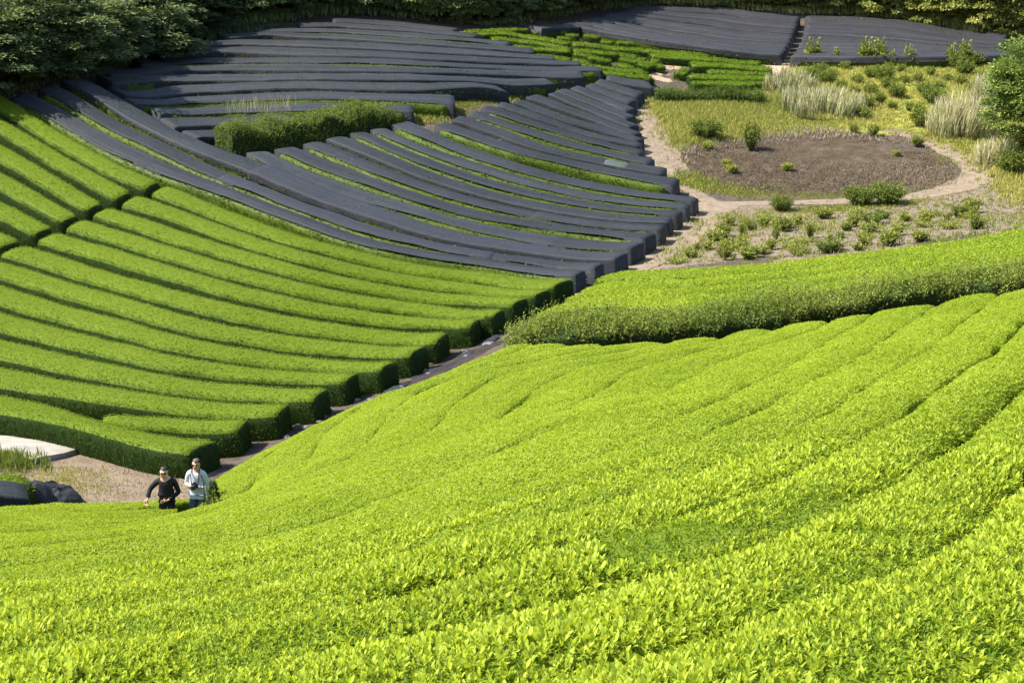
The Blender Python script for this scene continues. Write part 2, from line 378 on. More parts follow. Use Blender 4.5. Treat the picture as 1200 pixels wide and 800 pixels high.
def net_row(name,c,hw,h,seed,mat='net',near=.45,far=.3,rend=.25,amp=.025):
    g=Geo()
    v,f,(m_,n_)=row_grid(c,hw,h,net_profile(near,far),.14,amp,seed,hemwave=.05,endlow=.06,freq=1.7,kw0=.96,rough=.016)
    # pleat shading put into the colour as lighter and darker strips along the row
    rg=np.random.default_rng(seed+77); cols=rg.normal(0,.30,n_-1); rws=np.repeat(.16*sn(np.c_[np.arange(m_-1)*.25,np.zeros(m_-1),np.zeros(m_-1)],1.3,seed+5),1)
    pl=np.clip(.5+cols[None]*(1+.8*sn(np.c_[np.repeat(np.arange(m_-1)*.25,n_-1),np.tile(np.arange(n_-1)*2.0,m_-1),np.zeros((m_-1)*(n_-1))],.9,seed+6).reshape(m_-1,n_-1))+rws[:,None],-.3,1.3).ravel()
    g.add(v,f,0,1,pl,True)
    og=np.array([*c[len(c)//2],0.0]); og[2]=ground(og[0],og[1])
    return link(name,g.mesh(name,og),[M[mat]],None,og)
def widths(curves,ratio,lo,hi,ends=None):
    out=[]
    for i,c in enumerate(curves):
        ds=[]
        for j in (i-1,i+1):
            if 0<=j<len(curves): ds.append(dist_to(resample(curves[j],.2),c))
        d=np.minimum.reduce(ds) if len(ds)>1 else ds[0]
        # where a neighbour has ended the distance grows; clamp
        w=np.clip(d*.5*ratio,lo,hi)
        for _ in range(20): w[1:-1]=.25*w[:-2]+.5*w[1:-1]+.25*w[2:]
        out.append(w)
    return out
ORD=['first','second','third','fourth','fifth','sixth','seventh','eighth','ninth','tenth','eleventh','twelfth','thirteenth','fourteenth','fifteenth','sixteenth','seventeenth','eighteenth','nineteenth','twentieth']
# ================================================================== FOREGROUND TEA SLOPE
HF=.8
def cur(px,extra_l=(),extra_r=(),h=.75,n=200,it=10):
    w=hit(px,h)[:,:2] if len(px) else np.zeros((0,2))
    w=np.concatenate([np.array(extra_l).reshape(-1,2),w,np.array(extra_r).reshape(-1,2)])
    c=smooth(resample(w,.5),it); d=np.r_[0,np.cumsum(np.linalg.norm(np.diff(c,axis=0),axis=1))]; s=np.linspace(0,d[-1],n)
    return np.stack([np.interp(s,d,c[:,k]) for k in (0,1)],1)
F0=cur([(0,785),(120,757),(250,733),(400,706),(533,684),(633,667),(700,644),(767,624),(830,602),(880,580),(940,556),(1053,487),(1140,427),(1197,377)],[(-15,11.6),(-11,10.9),(-7,10.5)],[(12.95,35.4),(14.2,38.2)],it=25)
F1=cur([(0,690),(124,670),(240,652),(400,634),(510,610),(640,565),(760,512),(850,467),(933,424),(987,390),(1030,364)],[(-17,16.6),(-13,16.2),(-9.5,15.9)],[(10.2,39.6)],it=25)
B=cur([(0,596),(80,582),(180,588),(212,596),(236,592),(250,566),(300,530),(450,469),(600,407)],[(-22,25.5),(-17,26.5),(-13,28.2)],[(1.0,39.6)],it=8)
NF=8
furrows=[]          # from the ditch side towards the camera
for k in range(NF+1): furrows.append(B+(F1-B)*(k/NF))
for k in range(1,4): furrows.append(F1+(F0-F1)*(k/3))
step=(F0-F1)/3*np.linspace(1.0,1.08,len(F0))[:,None]
for k in range(1,5): furrows.append(F0+step*k)
hedge_px=[(600,404),(705,402),(795,397),(902,383),(973,370),(1033,363),(1095,351),(1166,339),(1240,331)]
hedge_front=np.concatenate([hit(hedge_px,.8)[:,:2],[[20,36.5],[30,33]]])
def fg_ok(q):
    # in front of the hedge foot, right of the ditch
    yl=np.interp(q[:,0],hedge_front[:,0],hedge_front[:,1],left=60)
    return (q[:,1]<yl-.05)&(np.hypot(q[:,0],q[:,1])>2.6)
fg_rows=[]
for k in range(len(furrows)-1):
    a,b=furrows[k],furrows[k+1]; c=.5*(a+b); t=nrm(np.gradient(c,axis=0)); nn=np.stack([-t[:,1],t[:,0]],1)
    w=.5*np.abs(((a-b)*nn).sum(1)); 
    for _ in range(10): w[1:-1]=.25*w[:-2]+.5*w[1:-1]+.25*w[2:]
    # scalloped far ends; keep the part inside
    ok=fg_ok(c)
    qx,qy,_=proj(np.c_[c,ground(c[:,0],c[:,1])+.8]); ok&=~((qx>213)&(qx<250)&(qy<600)&(c[:,1]>29))   # the gap the two people stand in
    gap=1.0 if k<7 else (1.0 if k in (8,9) else (.985 if k in (7,10) else .955))
    j=0
    while j<len(c):
        if not ok[j]: j+=1; continue
        e=j
        while e<len(c) and ok[e]: e+=1
        if e-j>=14: fg_rows.append((c[j:e],np.clip(w[j:e]*gap,.35,1.3)))
        j=e
nfg=len(fg_rows)
for k,(c,w) in enumerate(fg_rows):
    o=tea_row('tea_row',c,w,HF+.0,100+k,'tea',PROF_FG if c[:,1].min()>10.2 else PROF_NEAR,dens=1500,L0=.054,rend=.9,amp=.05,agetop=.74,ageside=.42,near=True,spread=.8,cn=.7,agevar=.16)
    # the near rows are the loosest
    lab='bright lime tea row on the near slope, %s from the ditch edge'%ORD[k]
    tag(o,lab,'tea row','tea rows on the near slope')
# ================================================================== LEFT FIELD
LF={ # label order counted from the net strip downward
1:[(187,220),(215,230),(250,245),(300,263),(350,280),(420,298),(500,314),(580,322),(660,328)],
2:[(152,232),(200,246),(250,265),(300,283),(350,298),(420,314),(500,328),(570,335),(635,340)],
3:[(118,246),(160,258),(200,272),(270,294),(350,317),(420,331),(500,343),(560,347),(609,350)],
4:[(88,260),(140,275),(200,294),(270,316),(350,336),(420,349),(500,358),(584,363)],
5:[(55,275),(120,293),(200,317),(270,338),(350,356),(430,368),(500,374),(557,374)],
6:[(14,290),(60,303),(100,317),(200,345),(270,363),(350,378),(430,388),(518,391)],
7:[(-70,292),(0,312),(50,327),(100,343),(200,372),(270,388),(350,400),(420,405),(490,407)],
8:[(-70,320),(0,341),(100,371),(200,398),(270,411),(350,421),(400,424),(455,424)],
9:[(-70,352),(0,373),(100,399),(200,423),(300,435),(360,438),(412,438)],
10:[(-70,385),(0,405),(100,428),(200,448),(300,456),(376,457)],
11:[(-70,421),(0,438),(100,456),(200,471),(270,476),(332,475)],
12:[(122,487),(160,490),(200,493),(240,495),(285,494)],
13:[(-70,457),(0,470),(60,482),(115,497),(170,511),(238,519)],
}
UF={1:[(-30,104),(8,122),(40,143),(72,163),(100,179),(129,196),(178,215)],
2:[(-30,128),(0,145),(30,162),(58,180),(85,196),(110,209),(144,227)],
3:[(-30,160),(0,176),(30,193),(58,210),(85,226),(110,240)],
4:[(-30,196),(0,209),(22,221),(43,233),(81,254)],
5:[(-30,231),(0,243),(25,255),(50,268)],
6:[(-40,263),(-20,270),(10,284)]}
def tea_field(rows,seed,h,ratio,lo,hi,ds=.4,it=6):
    ks=list(rows); cs=[path_px(rows[k],h,ds,it) for k in ks]
    ws=widths(cs,ratio,lo,hi); return ks,cs,ws
ks,cs,ws=tea_field(LF,1,.92,.79,.5,.95)
for j,(k,c,w) in enumerate(zip(ks,cs,ws)):
    if k==12: w=np.clip(w,.4,.62)
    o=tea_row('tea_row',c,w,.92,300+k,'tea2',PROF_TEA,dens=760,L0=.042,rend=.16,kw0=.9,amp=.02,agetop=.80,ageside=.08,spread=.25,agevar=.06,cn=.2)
    nm={12:'short wedge-shaped tea row squeezed in above the front row of the clipped valley field',13:'front tea row of the clipped valley field, edging the concrete track and bare path'}.get(k,'dark-sided clipped tea row of the lower valley field, %s below the black nets'%ORD[k-1])
    tag(o,nm,'tea row','clipped tea rows of the valley field')
ks,cs,ws=tea_field(UF,2,.92,.72,.5,.92)
for k,c,w in zip(ks,cs,ws):
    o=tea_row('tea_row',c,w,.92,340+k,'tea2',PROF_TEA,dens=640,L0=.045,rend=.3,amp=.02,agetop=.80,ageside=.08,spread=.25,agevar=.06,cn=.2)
    tag(o,'clipped tea row beyond the cross gap at the left edge, %s below the nets'%ORD[k-1],'tea row','clipped tea rows beyond the cross gap')
# ================================================================== NETTED ROWS
def netted(rows,place,seed,h=.8,ratio=.80,lo=.45,hi=1.0,near=(.35,.6),far=.3,mat='net',bush=True,pieces=None,group=None,it=6,mats=None,dens=230):
    ks=list(rows); cs=[path_px(rows[k],h,.4,it) for k in ks]; ws=widths(cs,ratio,lo,hi); rng=np.random.default_rng(seed)
    for j,(k,c,w) in enumerate(zip(ks,cs,ws)):
        nr=rng.uniform(*near) if not isinstance(near,dict) else near.get(k,.4)
        segs=(pieces or {}).get(k,[0,1]); n=len(c)-1
        for q in range(len(segs)-1):
            a,b=int(segs[q]*n),int(segs[q+1]*n)+1
            if q>0: a=max(0,a-1)
            if b-a<4: continue
            cc=c[a:b]; wwd=w[a:b]; lift=.02*(q%2)
            mt=(mats or {}).get((k,q),mat if mat!='net' else ('net','net','netb','netc')[rng.integers(4)])
            o=net_row('shade_net',cc,wwd*(1.0+.02*(q%2))*(.86 if nr>.7 else .97),h+lift,seed*50+k*3+q,mt,near=.90 if nr>.7 else nr,far=far if not isinstance(far,dict) else far.get(k,.3))
            pc='' if len(segs)==2 else (', '+['left','middle','right'][q if len(segs)==4 else (0 if q==0 else 2)]+' piece')
            tag(o,place%(ORD[k-1])+pc,'shade net',group or 'black shade nets')
        if bush:
            o=tea_row('tea_row',c[1:-1],w[1:-1]*(1.06 if nr>.7 else .94),h-(.075 if nr>.7 else .055),seed*60+k,'tea3',PROF_TEA,dens=dens,L0=.075,rend=.3,amp=.02,agetop=.5,ageside=.55,spread=.7)
            tag(o,'tea row under '+place%(ORD[k-1]).replace('black ',''),'tea row','tea rows under the shade nets')
NS={1:[(20,111),(60,128),(100,151),(140,174),(200,200),(240,214),(282,230),(337,251),(392,271),(447,287),(500,297),(560,305),(620,313),(680,319)],
2:[(52,100),(80,113),(120,137),(160,158),(200,177),(240,196),(300,220),(340,236),(400,257),(450,273),(500,285),(560,296),(620,303),(702,310)],
3:[(86,90),(120,109),(160,133),(200,155),(240,174),(280,187),(310,198),(340,211),(380,228),(440,248),(500,268),(560,281),(600,287),(656,294),(728,299)]}
netted(NS,'long black net beside the valley field, %s from the bright rows',11,near={1:.78,2:.84,3:.6},far=.5,pieces={1:[0,.335,1],2:[0,.43,.85,1],3:[0,.44,1]},group='long black nets beside the valley field',mats={(2,1):'netdark',(3,1):'netdark'},ratio=.76)
MN={1:[(300,177),(340,198),(380,213),(440,232),(500,249),(560,264),(620,276),(660,282),(700,286),(747,287)],
2:[(332,172),(380,192),(440,214),(500,234),(560,250),(620,260),(688,269),(762,276)],
3:[(364,166),(400,180),(450,201),(500,219),(560,236),(640,252),(700,261),(777,266)],
4:[(392,160),(420,171),(450,184),(500,204),(560,223),(600,233),(660,245),(712,252),(786,256)],
5:[(418,154),(450,168),(500,189),(560,210),(600,220),(640,229),(680,237),(740,244),(797,249)],
6:[(442,150),(480,168),(540,189),(600,207),(640,217),(680,226),(740,235),(807,240)],
7:[(468,143),(500,157),(540,174),(600,193),(640,204),(680,213),(740,224),(816,233)]}
netted(MN,'black middle-slope net, %s up from the long nets',12,near={1:.80,2:.84,3:.87,4:.6,5:.85,6:.72,7:.80},pieces={1:[0,.82,1],2:[0,.78,1],3:[0,.72,1]},group='black nets on the middle slope',ratio=.77)
RN={1:[(515,144),(553,157),(607,175),(650,185),(687,193),(730,202),(767,209),(793,212)],
2:[(535,137),(580,152),(633,172),(700,186),(740,194),(779,199)],
3:[(552,131),(607,149),(660,165),(713,178),(764,188)],
4:[(567,124),(607,138),(660,154),(713,169),(753,177)],
5:[(585,120),(633,137),(687,155),(751,169)],
6:[(607,116),(660,137),(713,152),(751,163)],
7:[(623,111),(687,134),(747,156)],
8:[(647,108),(700,130),(743,147)],
9:[(657,104),(700,121),(740,137)],
10:[(673,101),(713,117),(739,128)],
11:[(690,98),(721,111),(741,119)],
12:[(700,94),(730,104),(751,110)],
13:[(711,89),(735,95),(763,98)]}
netted(RN,'black net by the dirt path, %s counting upward',13,near={1:.80,2:.6,3:.84,4:.8,5:.3,6:.6,7:.4,8:.3,9:.2,10:.2,11:.2,12:.2,13:.2},group='black nets beside the dirt path',ratio=.80,lo=.4,mat='net',dens=200)
sc_c=path_px([(708,187.5),(722,190.5),(738,193.5)],.83,.25,2)
o=net_row('net_scrap',sc_c,np.full(len(sc_c),.47),.835,990,'netpatch',near=.86,far=.9); tag(o,'pale worn scrap of net lying on a black net beside the dirt path','net scrap')
TN={1:[(222,156),(250,155),(275,155),(300,154)],
2:[(196,142),(240,141),(295,140),(345,139)],
3:[(182,128),(260,126),(350,124),(420,124),(484,126)],
4:[(152,117),(220,115),(300,112),(400,111),(470,113),(533,116)],
5:[(135,105),(220,102),(300,99),(400,99),(500,101),(590,104)],
6:[(122,92),(180,90),(250,89),(400,89),(520,91),(645,94)],
7:[(122,85),(200,78),(280,77),(400,79),(500,82),(600,84),(683,86)],
8:[(160,72),(240,69),(320,69),(400,70),(500,74),(600,78),(704,80)],
9:[(180,61),(240,57),(300,57),(400,61),(500,66),(600,70),(680,73)],
10:[(212,52),(275,48),(340,49),(400,51),(500,57),(580,62),(650,67)],
11:[(260,42),(312,38),(400,42),(480,47),(560,53),(625,58)],
12:[(300,36),(335,34),(400,35),(480,40),(540,45),(597,50)],
13:[(350,28),(400,28),(460,32),(510,36),(560,41)],
14:[(390,23),(430,24),(480,28),(535,34)]}
netted(TN,'black net below the woods, %s up from the clipped hedge',14,near={1:.1,2:.1,3:.8,4:.82,5:.1,6:.3,7:.15,8:.85,9:.5,10:.2,11:.3,12:.8,13:.5,14:.2},far=.2,group='black nets below the woods',ratio=.76,lo=.5,hi=1.15,dens=200)
# upper right, dense nets
def lerp_rows(a,b,n,off=0):
    A=resample(hit(a,.8)[:,:2],.5); Bq=resample(hit(b,.8)[:,:2],.5)
    def rs(c,m=40):
        d=np.r_[0,np.cumsum(np.linalg.norm(np.diff(c,axis=0),axis=1))]; s=np.linspace(0,d[-1],m); return np.stack([np.interp(s,d,c[:,k]) for k in (0,1)],1)
    A,Bq=rs(A),rs(Bq); return [A+(Bq-A)*k/(n-1) for k in range(n)]
def netted_curves(cs,place,seed,mat,ratio,lo,hi,near,far,group,h=.8):
    ws=widths(cs,ratio,lo,hi); rng=np.random.default_rng(seed)
    for k,(c,w) in enumerate(zip(cs,ws)):
        o=net_row('shade_net',c,w,h*rng.uniform(.95,1.05),seed*50+k,mat,near=near if k else .5,far=far,amp=.03); tag(o,place%ORD[k],'shade net',group)
        b=tea_row('tea_row',c[1:-1],w[1:-1]*.95,h-.08,seed*60+k,'tea3',PROF_TEA,dens=60,L0=.1,rend=.3,amp=.02,agetop=.3,ageside=.3); tag(b,'tea row hidden under '+(place%ORD[k]).replace('black ','').replace('faded ',''),'tea row','tea rows under the shade nets')
QC=lerp_rows([(625,31),(680,30),(773,46),(850,57),(915,63)],[(735,11),(760,8),(850,12),(936,22)],9)
netted_curves(QC,'black net left of the far gap, %s counting upward',15,'net2',.86,.4,1.3,.25,.3,'black nets left of the far cross gap')
PC=lerp_rows([(932,64),(1000,63),(1080,63),(1185,62)],[(946,21),(1000,22),(1060,27),(1110,36),(1180,42)],9)
netted_curves(PC,'faded net behind the saplings, %s counting away from them',16,'net2',.90,.3,1.5,.1,.3,'faded nets beyond the grassland')
# ================================================================== UPPER TERRACE
KT=[[(547,36),(580,34),(617,33)],[(560,38),(600,38),(640,44),(667,49)],[(576,43),(600,44),(640,50),(668,55)],[(600,53),(630,55),(667,58)],
[(670,50),(700,52),(727,55),(780,59),(829,63)],[(672,56),(700,59),(723,61)],[(762,62),(800,65),(850,69),(890,72)],[(810,73),(860,75),(903,78)],[(829,82),(860,83),(902,85)],[(807,88),(850,88),(902,89)],[(810,95),(850,95),(900,95)],
[(676,74),(710,78),(742,82)],[(700,83),(730,86),(762,88)],[(623,62),(640,64),(668,68)]]
KL=['topmost low tea row of the patchy terrace, under the woods','second low tea row of the patchy terrace, running down from the woods','third low tea row of the patchy terrace','fourth low tea row of the patchy terrace','long low tea row crossing the patchy terrace below the far nets','short low tea row in the middle of the patchy terrace','low tea row of the terrace ending above the reddish footpath','thick low tea row of the terrace, second above the overgrown hedge gap','slim low tea row of the terrace, third above the overgrown hedge','low tea row of the terrace, second above the overgrown hedge','low tea row of the terrace right behind the overgrown hedge','low tea row above the topmost small net of the path block','lowest tea row of the patchy terrace beside the path block nets','short low tea row at the left of the terrace beside the upper slope nets']
for k,px in enumerate(KT):
    c=path_px(px,.6,.4,4); w=np.full(len(c),.40 if k not in (4,6,7) else .48)*(1+.15*sn(np.c_[c,c[:,0]*0],1.5,k))
    o=tea_row('tea_row',c,w,.55,700+k,'tea2',PROF_TEA,dens=300,L0=.085,rend=.5,amp=.06,agetop=.6,ageside=.02); tag(o,KL[k],'tea row','low tea rows of the patchy terrace')
SB=[(632,37,.5),(654,37,1.3),(670,40,.8),(661,43,.9),(694,42,1.1),(712,48,.8),(733,49,1.2),(688,37,.6),(683,63,1.1),(702,67,1.4),(680,70,1.0),(732,63,1.7),(741,70,1.6),(733,76,1.0),(748,83,1.0),(755,75,.7),(761,73,.8),(772,75,.6),(803,80,.5),(798,84,.6),(752,68,.5),(768,70,.5)]
for k,(px,py,l) in enumerate(SB):
    q=hit([(px,py)],.5)[0]; dx=l*.5
    c=resample(np.array([[q[0]-dx,q[1]+.1],[q[0]+dx,q[1]-.1]]),.2)
    o=tea_row('tea_bush',c,np.full(len(c),.38),.5,740+k,'tea2',PROF_TEA,dens=320,L0=.085,rend=.45,amp=.07,agetop=.55,ageside=.1); tag(o,'small clipped tea bush standing alone on the patchy upper terrace','tea bush','lone tea bushes on the terrace')
# ================================================================== RIGHT TEA ROWS
VF={1:[(712,322),(800,319),(900,311),(1000,300),(1100,287),(1200,271),(1280,256)],2:[(697,334),(800,330),(900,321),(1000,310),(1100,296),(1200,281),(1280,267)],
3:[(678,345),(800,341),(900,331),(1000,319),(1100,304),(1200,289),(1280,276)],4:[(652,359),(800,353),(900,341),(1000,328),(1100,312),(1200,297),(1280,285)]}
ks,cs,ws=tea_field(VF,3,.75,.86,.5,1.25)
for k,c,w in zip(ks,cs,ws):
    o=tea_row('tea_row',c,w*(.84 if k<4 else 1.0),.75,800+k,'tea',PROF_TEA,dens=900,L0=.055,rend=.6,amp=.03,agetop=.72,ageside=.3,cn=.5); tag(o,'lime tea row behind the rough hedge, %s from the weedy plot'%ORD[k-1],'tea row','lime tea rows behind the rough hedge')
# small bits at the left edge
c=path_px([(-60,556),(-20,554),(10,553),(27,553)],.7,.3,3); o=tea_row('tea_row',c,np.full(len(c),.6),.6,820,'tea2',PROF_TEA,dens=560,L0=.058,rend=.3,agetop=.75); tag(o,'short bright tea row at the left edge, between the concrete track and the net-covered row','tea row')
c=path_px([(-60,572),(-20,571),(10,572),(32,575)],.75,.3,3)
o=net_row('shade_net',c,np.full(len(c),.85),.8,822,'net',near=.1,far=.1); tag(o,'black net over the row end at the left edge below the concrete track','shade net')
b=tea_row('tea_row',c[1:-1],np.full(len(c)-2,.8),.72,823,'tea3',PROF_TEA,dens=150,L0=.07); tag(b,'tea row under the black net at the left edge','tea row')
# ================================================================== GROUND
def poly_px(pts,h=0): return hit(pts,h)[:,:2]
PG=poly_px([(758,112),(800,116),(892,118),(915,78),(940,70),(1060,70),(1180,71),(1260,74),(1290,150),(1300,262),(1200,240),(1165,205),(1130,182),(1070,158),(1040,150),(1000,157),(870,160),(815,168),(800,200),(788,205),(772,160)])
PGR=poly_px([(935,70),(1060,70),(1180,71),(1260,74),(1290,150),(1300,262),(1200,240),(1165,205),(1130,182),(1070,158),(1000,150),(960,140),(930,110)])
PS=poly_px([(792,190),(812,171),(870,164),(950,158),(1020,162),(1062,172),(1100,190),(1130,207),(1110,219),(1050,226),(960,229),(880,227),(830,220),(800,206)])
PW=poly_px([(815,250),(900,246),(1000,243),(1100,234),(1180,215),(1260,230),(1280,262),(1100,284),(900,308),(735,320),(770,290),(800,262)])
PT=poly_px([(565,33),(640,30),(690,38),(760,50),(830,64),(905,78),(900,98),(770,92),(700,88),(610,60)])
PO=poly_px([(762,74),(785,68),(802,72),(800,86),(775,91),(757,88)])
PLT=poly_px([(-60,545),(0,546),(30,548),(60,540),(100,528),(210,543),(238,556),(262,560),(250,590),(235,612),(100,604),(0,612),(-60,606)])
def axis(lo,hi,st,far):
    a=np.arange(lo,hi+1e-6,st); s=st; o=[hi]
    while o[-1]<far: s*=1.25; o.append(o[-1]+s)
    s=st; u=[lo]
    while u[-1]>-far: s*=1.25; u.append(u[-1]-s)
    return np.r_[u[:0:-1],a,o[1:]]
ax=axis(-42,58,.5,420); ay=axis(0,132,.5,420)
X,Y=np.meshgrid(ax,ay,indexing='ij'); q=np.c_[X.ravel(),Y.ravel()]
gz=ground(q[:,0],q[:,1])
far=np.hypot(np.maximum(np.abs(q[:,0])-90,0),np.maximum(np.abs(q[:,1]-70)-110,0)); gz=np.where(far>0,gz*np.exp(-far/90)+45*(1-np.exp(-far/90)),gz)
g=Geo(); n2=len(ay); i=np.arange(len(ax)-1)[:,None]*n2+np.arange(n2-1)[None]
g.add(np.c_[q,gz],np.stack([i,i+n2,i+n2+1,i+1],-1).reshape(-1,4),0,1,.5,True)
me=g.mesh('ground')
def mask(poly,soft=.8,nz=.9): 
    m=np.clip(sdf(poly,q)+sn(np.c_[q,q[:,:1]*0],.9,3)*nz+sn(np.c_[q,q[:,:1]*0],2.6,4)*nz*.6,-soft,soft)/soft*.5+.5; return m
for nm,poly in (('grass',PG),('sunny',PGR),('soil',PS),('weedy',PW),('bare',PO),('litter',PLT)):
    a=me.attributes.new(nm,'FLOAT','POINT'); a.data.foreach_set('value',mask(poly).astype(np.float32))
m,nt,N,L=newmat('earth_and_grass'); gp=geopos(nt)
nA=noise(nt,.5,5,.6,gp); nB=noise(nt,3.5,5,.7,gp); nC=noise(nt,14,4,.7,gp)
litter=ramp(nt,nB,[(.3,(.045,.036,.026)),(.7,(.13,.105,.08))])
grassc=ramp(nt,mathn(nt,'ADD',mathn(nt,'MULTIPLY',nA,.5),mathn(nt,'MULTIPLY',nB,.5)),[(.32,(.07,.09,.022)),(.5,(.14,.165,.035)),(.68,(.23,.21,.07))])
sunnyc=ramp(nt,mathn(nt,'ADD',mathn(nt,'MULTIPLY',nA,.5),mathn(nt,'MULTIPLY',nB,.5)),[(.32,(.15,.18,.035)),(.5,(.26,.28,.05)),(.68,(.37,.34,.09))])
soilc=ramp(nt,mathn(nt,'ADD',mathn(nt,'MULTIPLY',nC,.5),mathn(nt,'MULTIPLY',noise(nt,1.3,4,.7,gp),.5)),[(.33,(.03,.021,.014)),(.5,(.078,.057,.037)),(.68,(.16,.12,.082))])
weedc=ramp(nt,mathn(nt,'ADD',mathn(nt,'MULTIPLY',nC,.5),mathn(nt,'MULTIPLY',nB,.5)),[(.33,(.10,.078,.055)),(.5,(.185,.145,.11)),(.68,(.28,.225,.175))])
trackc=ramp(nt,mathn(nt,'ADD',mathn(nt,'MULTIPLY',nC,.5),mathn(nt,'MULTIPLY',noise(nt,1.0,5,.7,gp),.5)),[(.3,(.105,.078,.05)),(.47,(.20,.15,.10)),(.58,(.265,.205,.14)),(.72,(.35,.285,.20))])
barec=ramp(nt,nB,[(.3,(.30,.20,.13)),(.7,(.46,.33,.23))])
def sharp(a): return mathn(nt,'SMOOTHSTEP',attr(nt,a)) if False else attr(nt,a)
def edge(a):
    r=nt.nodes.new('ShaderNodeMapRange'); r.interpolation_type='SMOOTHSTEP'; r.inputs[1].default_value=.38; r.inputs[2].default_value=.62
    L.new(mathn(nt,'ADD',attr(nt,a),mathn(nt,'MULTIPLY',mathn(nt,'SUBTRACT',nB,.5),.9)),r.inputs[0]); return r.outputs[0]
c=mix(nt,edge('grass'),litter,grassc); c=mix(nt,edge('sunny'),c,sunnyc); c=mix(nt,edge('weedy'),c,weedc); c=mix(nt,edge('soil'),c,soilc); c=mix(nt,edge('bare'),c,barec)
c=mix(nt,edge('litter'),c,trackc)
output(nt,principled(nt,c,.95,.1,bump(nt,mathn(nt,'ADD',nB,mathn(nt,'MULTIPLY',nC,.5)),.7,.12)))
tag(link('ground',me,[m]),kind='structure')
# paths
m,nt,N,L=newmat('dirt_path'); gp=geopos(nt); nB=noise(nt,2.2,5,.7,gp); nC=noise(nt,16,4,.7,gp)
c=ramp(nt,mathn(nt,'ADD',mathn(nt,'MULTIPLY',nB,.6),mathn(nt,'MULTIPLY',nC,.4)),[(.3,(.12,.092,.062)),(.5,(.20,.155,.11)),(.7,(.285,.23,.168))])
output(nt,principled(nt,c,.95,.1,bump(nt,nC,.6,.05))); M['path']=m
m,nt,N,L=newmat('reddish_path'); gp=geopos(nt); nB=noise(nt,3,5,.7,gp)
output(nt,principled(nt,ramp(nt,nB,[(.3,(.28,.19,.13)),(.7,(.45,.34,.25))]),.95,.1)); M['redpath']=m
m,nt,N,L=newmat('bare_litter'); gp=geopos(nt); nB=noise(nt,1.2,5,.7,gp); nC=noise(nt,12,5,.75,gp)
c=ramp(nt,mathn(nt,'ADD',mathn(nt,'MULTIPLY',nB,.45),mathn(nt,'MULTIPLY',nC,.55)),[(.3,(.075,.055,.042)),(.47,(.18,.135,.10)),(.58,(.25,.19,.14)),(.72,(.33,.265,.20))])
output(nt,principled(nt,c,.95,.1,bump(nt,nC,.7,.05))); M['litter']=m
M['ditch']=simple('ditch_litter',(.016,.013,.012),(.055,.044,.038),2.2,.9,.1,.6,.05)
def strip(name,pts,hw,mat,seed,off=.03,label=None):
    c=path_px(pts,0,.3,10); hw=np.interp(np.linspace(0,1,len(c)),np.linspace(0,1,len(hw)),hw) if not np.isscalar(hw) else np.full(len(c),hw)
    t=nrm(np.gradient(c,axis=0)); nn=np.stack([-t[:,1],t[:,0]],1); us=np.linspace(-1,1,17); c3=np.c_[c,np.zeros(len(c))]
    wl=hw*(1+.22*sn(c3,1.1,seed)+.12*sn(c3,3.7,seed+5)); wr=hw*(1+.22*sn(c3,1.1,seed+1)+.12*sn(c3,3.7,seed+6))
    w=np.where(us[None]>0,us[None]*wl[:,None],us[None]*wr[:,None]); xy=c[:,None]+nn[:,None]*w[...,None]
    z=ground(xy[...,0],xy[...,1])+off*(1-.6*np.abs(us)[None]**4)
    g=Geo(); n=17; i=np.arange(len(c)-1)[:,None]*n+np.arange(n-1)[None]
    g.add(np.concatenate([xy,z[...,None]],-1).reshape(-1,3),np.stack([i,i+n,i+n+1,i+1],-1).reshape(-1,4),0,1,.5,True)
    return tag(link(name,g.mesh(name),[M[mat]]),kind='structure')
strip('path',[(757,108),(762,130),(772,165),(786,195),(808,222),(835,240),(900,238),(1000,236),(1080,230),(1128,218),(1150,207),(1140,192),(1105,173),(1068,158),(1038,151)],[.5,.75,1.0,.95,.8,.46,.42,.48,.75,.9,.9,.8,.75,.6],'path',40)
strip('path',[(850,238),(815,252),(785,278),(755,305),(725,325),(690,345)],[1.0,1.6,1.7,1.4,1.1,.8],'path',50,.045)
strip('path',[(915,74),(907,90),(897,112),(892,125)],[.8,.8,.9,.7],'redpath',60)
strip('ditch',[(700,337),(640,370),(592,402)],[.6,.5,.6],'ditch',64,.02)
# bare ground in front of the valley field
strip('ditch',[(590,400),(560,410),(500,443),(400,497),(350,522),(270,562)],[.7,.8,.8,.8,.8,.9],'ditch',76,.02)
# concrete track slab
cp=poly_px([(-60,510),(0,515),(55,518),(97,529),(75,536),(46,541),(36,544),(22,535),(-60,524)])
g=Geo(); kk=len(cp); zt=ground(cp[:,0],cp[:,1])+.14; top=np.c_[cp,zt]; bot=np.c_[cp,zt-.4]
g.add(np.concatenate([top,bot]),np.array([[j,(j+1)%kk,kk+(j+1)%kk,kk+j] for j in range(kk)])[:,::-1],0)
ctr=np.r_[cp.mean(0),zt.mean()]; g.add(np.concatenate([top,ctr[None]]),np.array([[j,(j+1)%kk,kk] for j in range(kk)]),0)
tag(link('track',g.mesh('track'),[M['concrete']]),kind='structure')
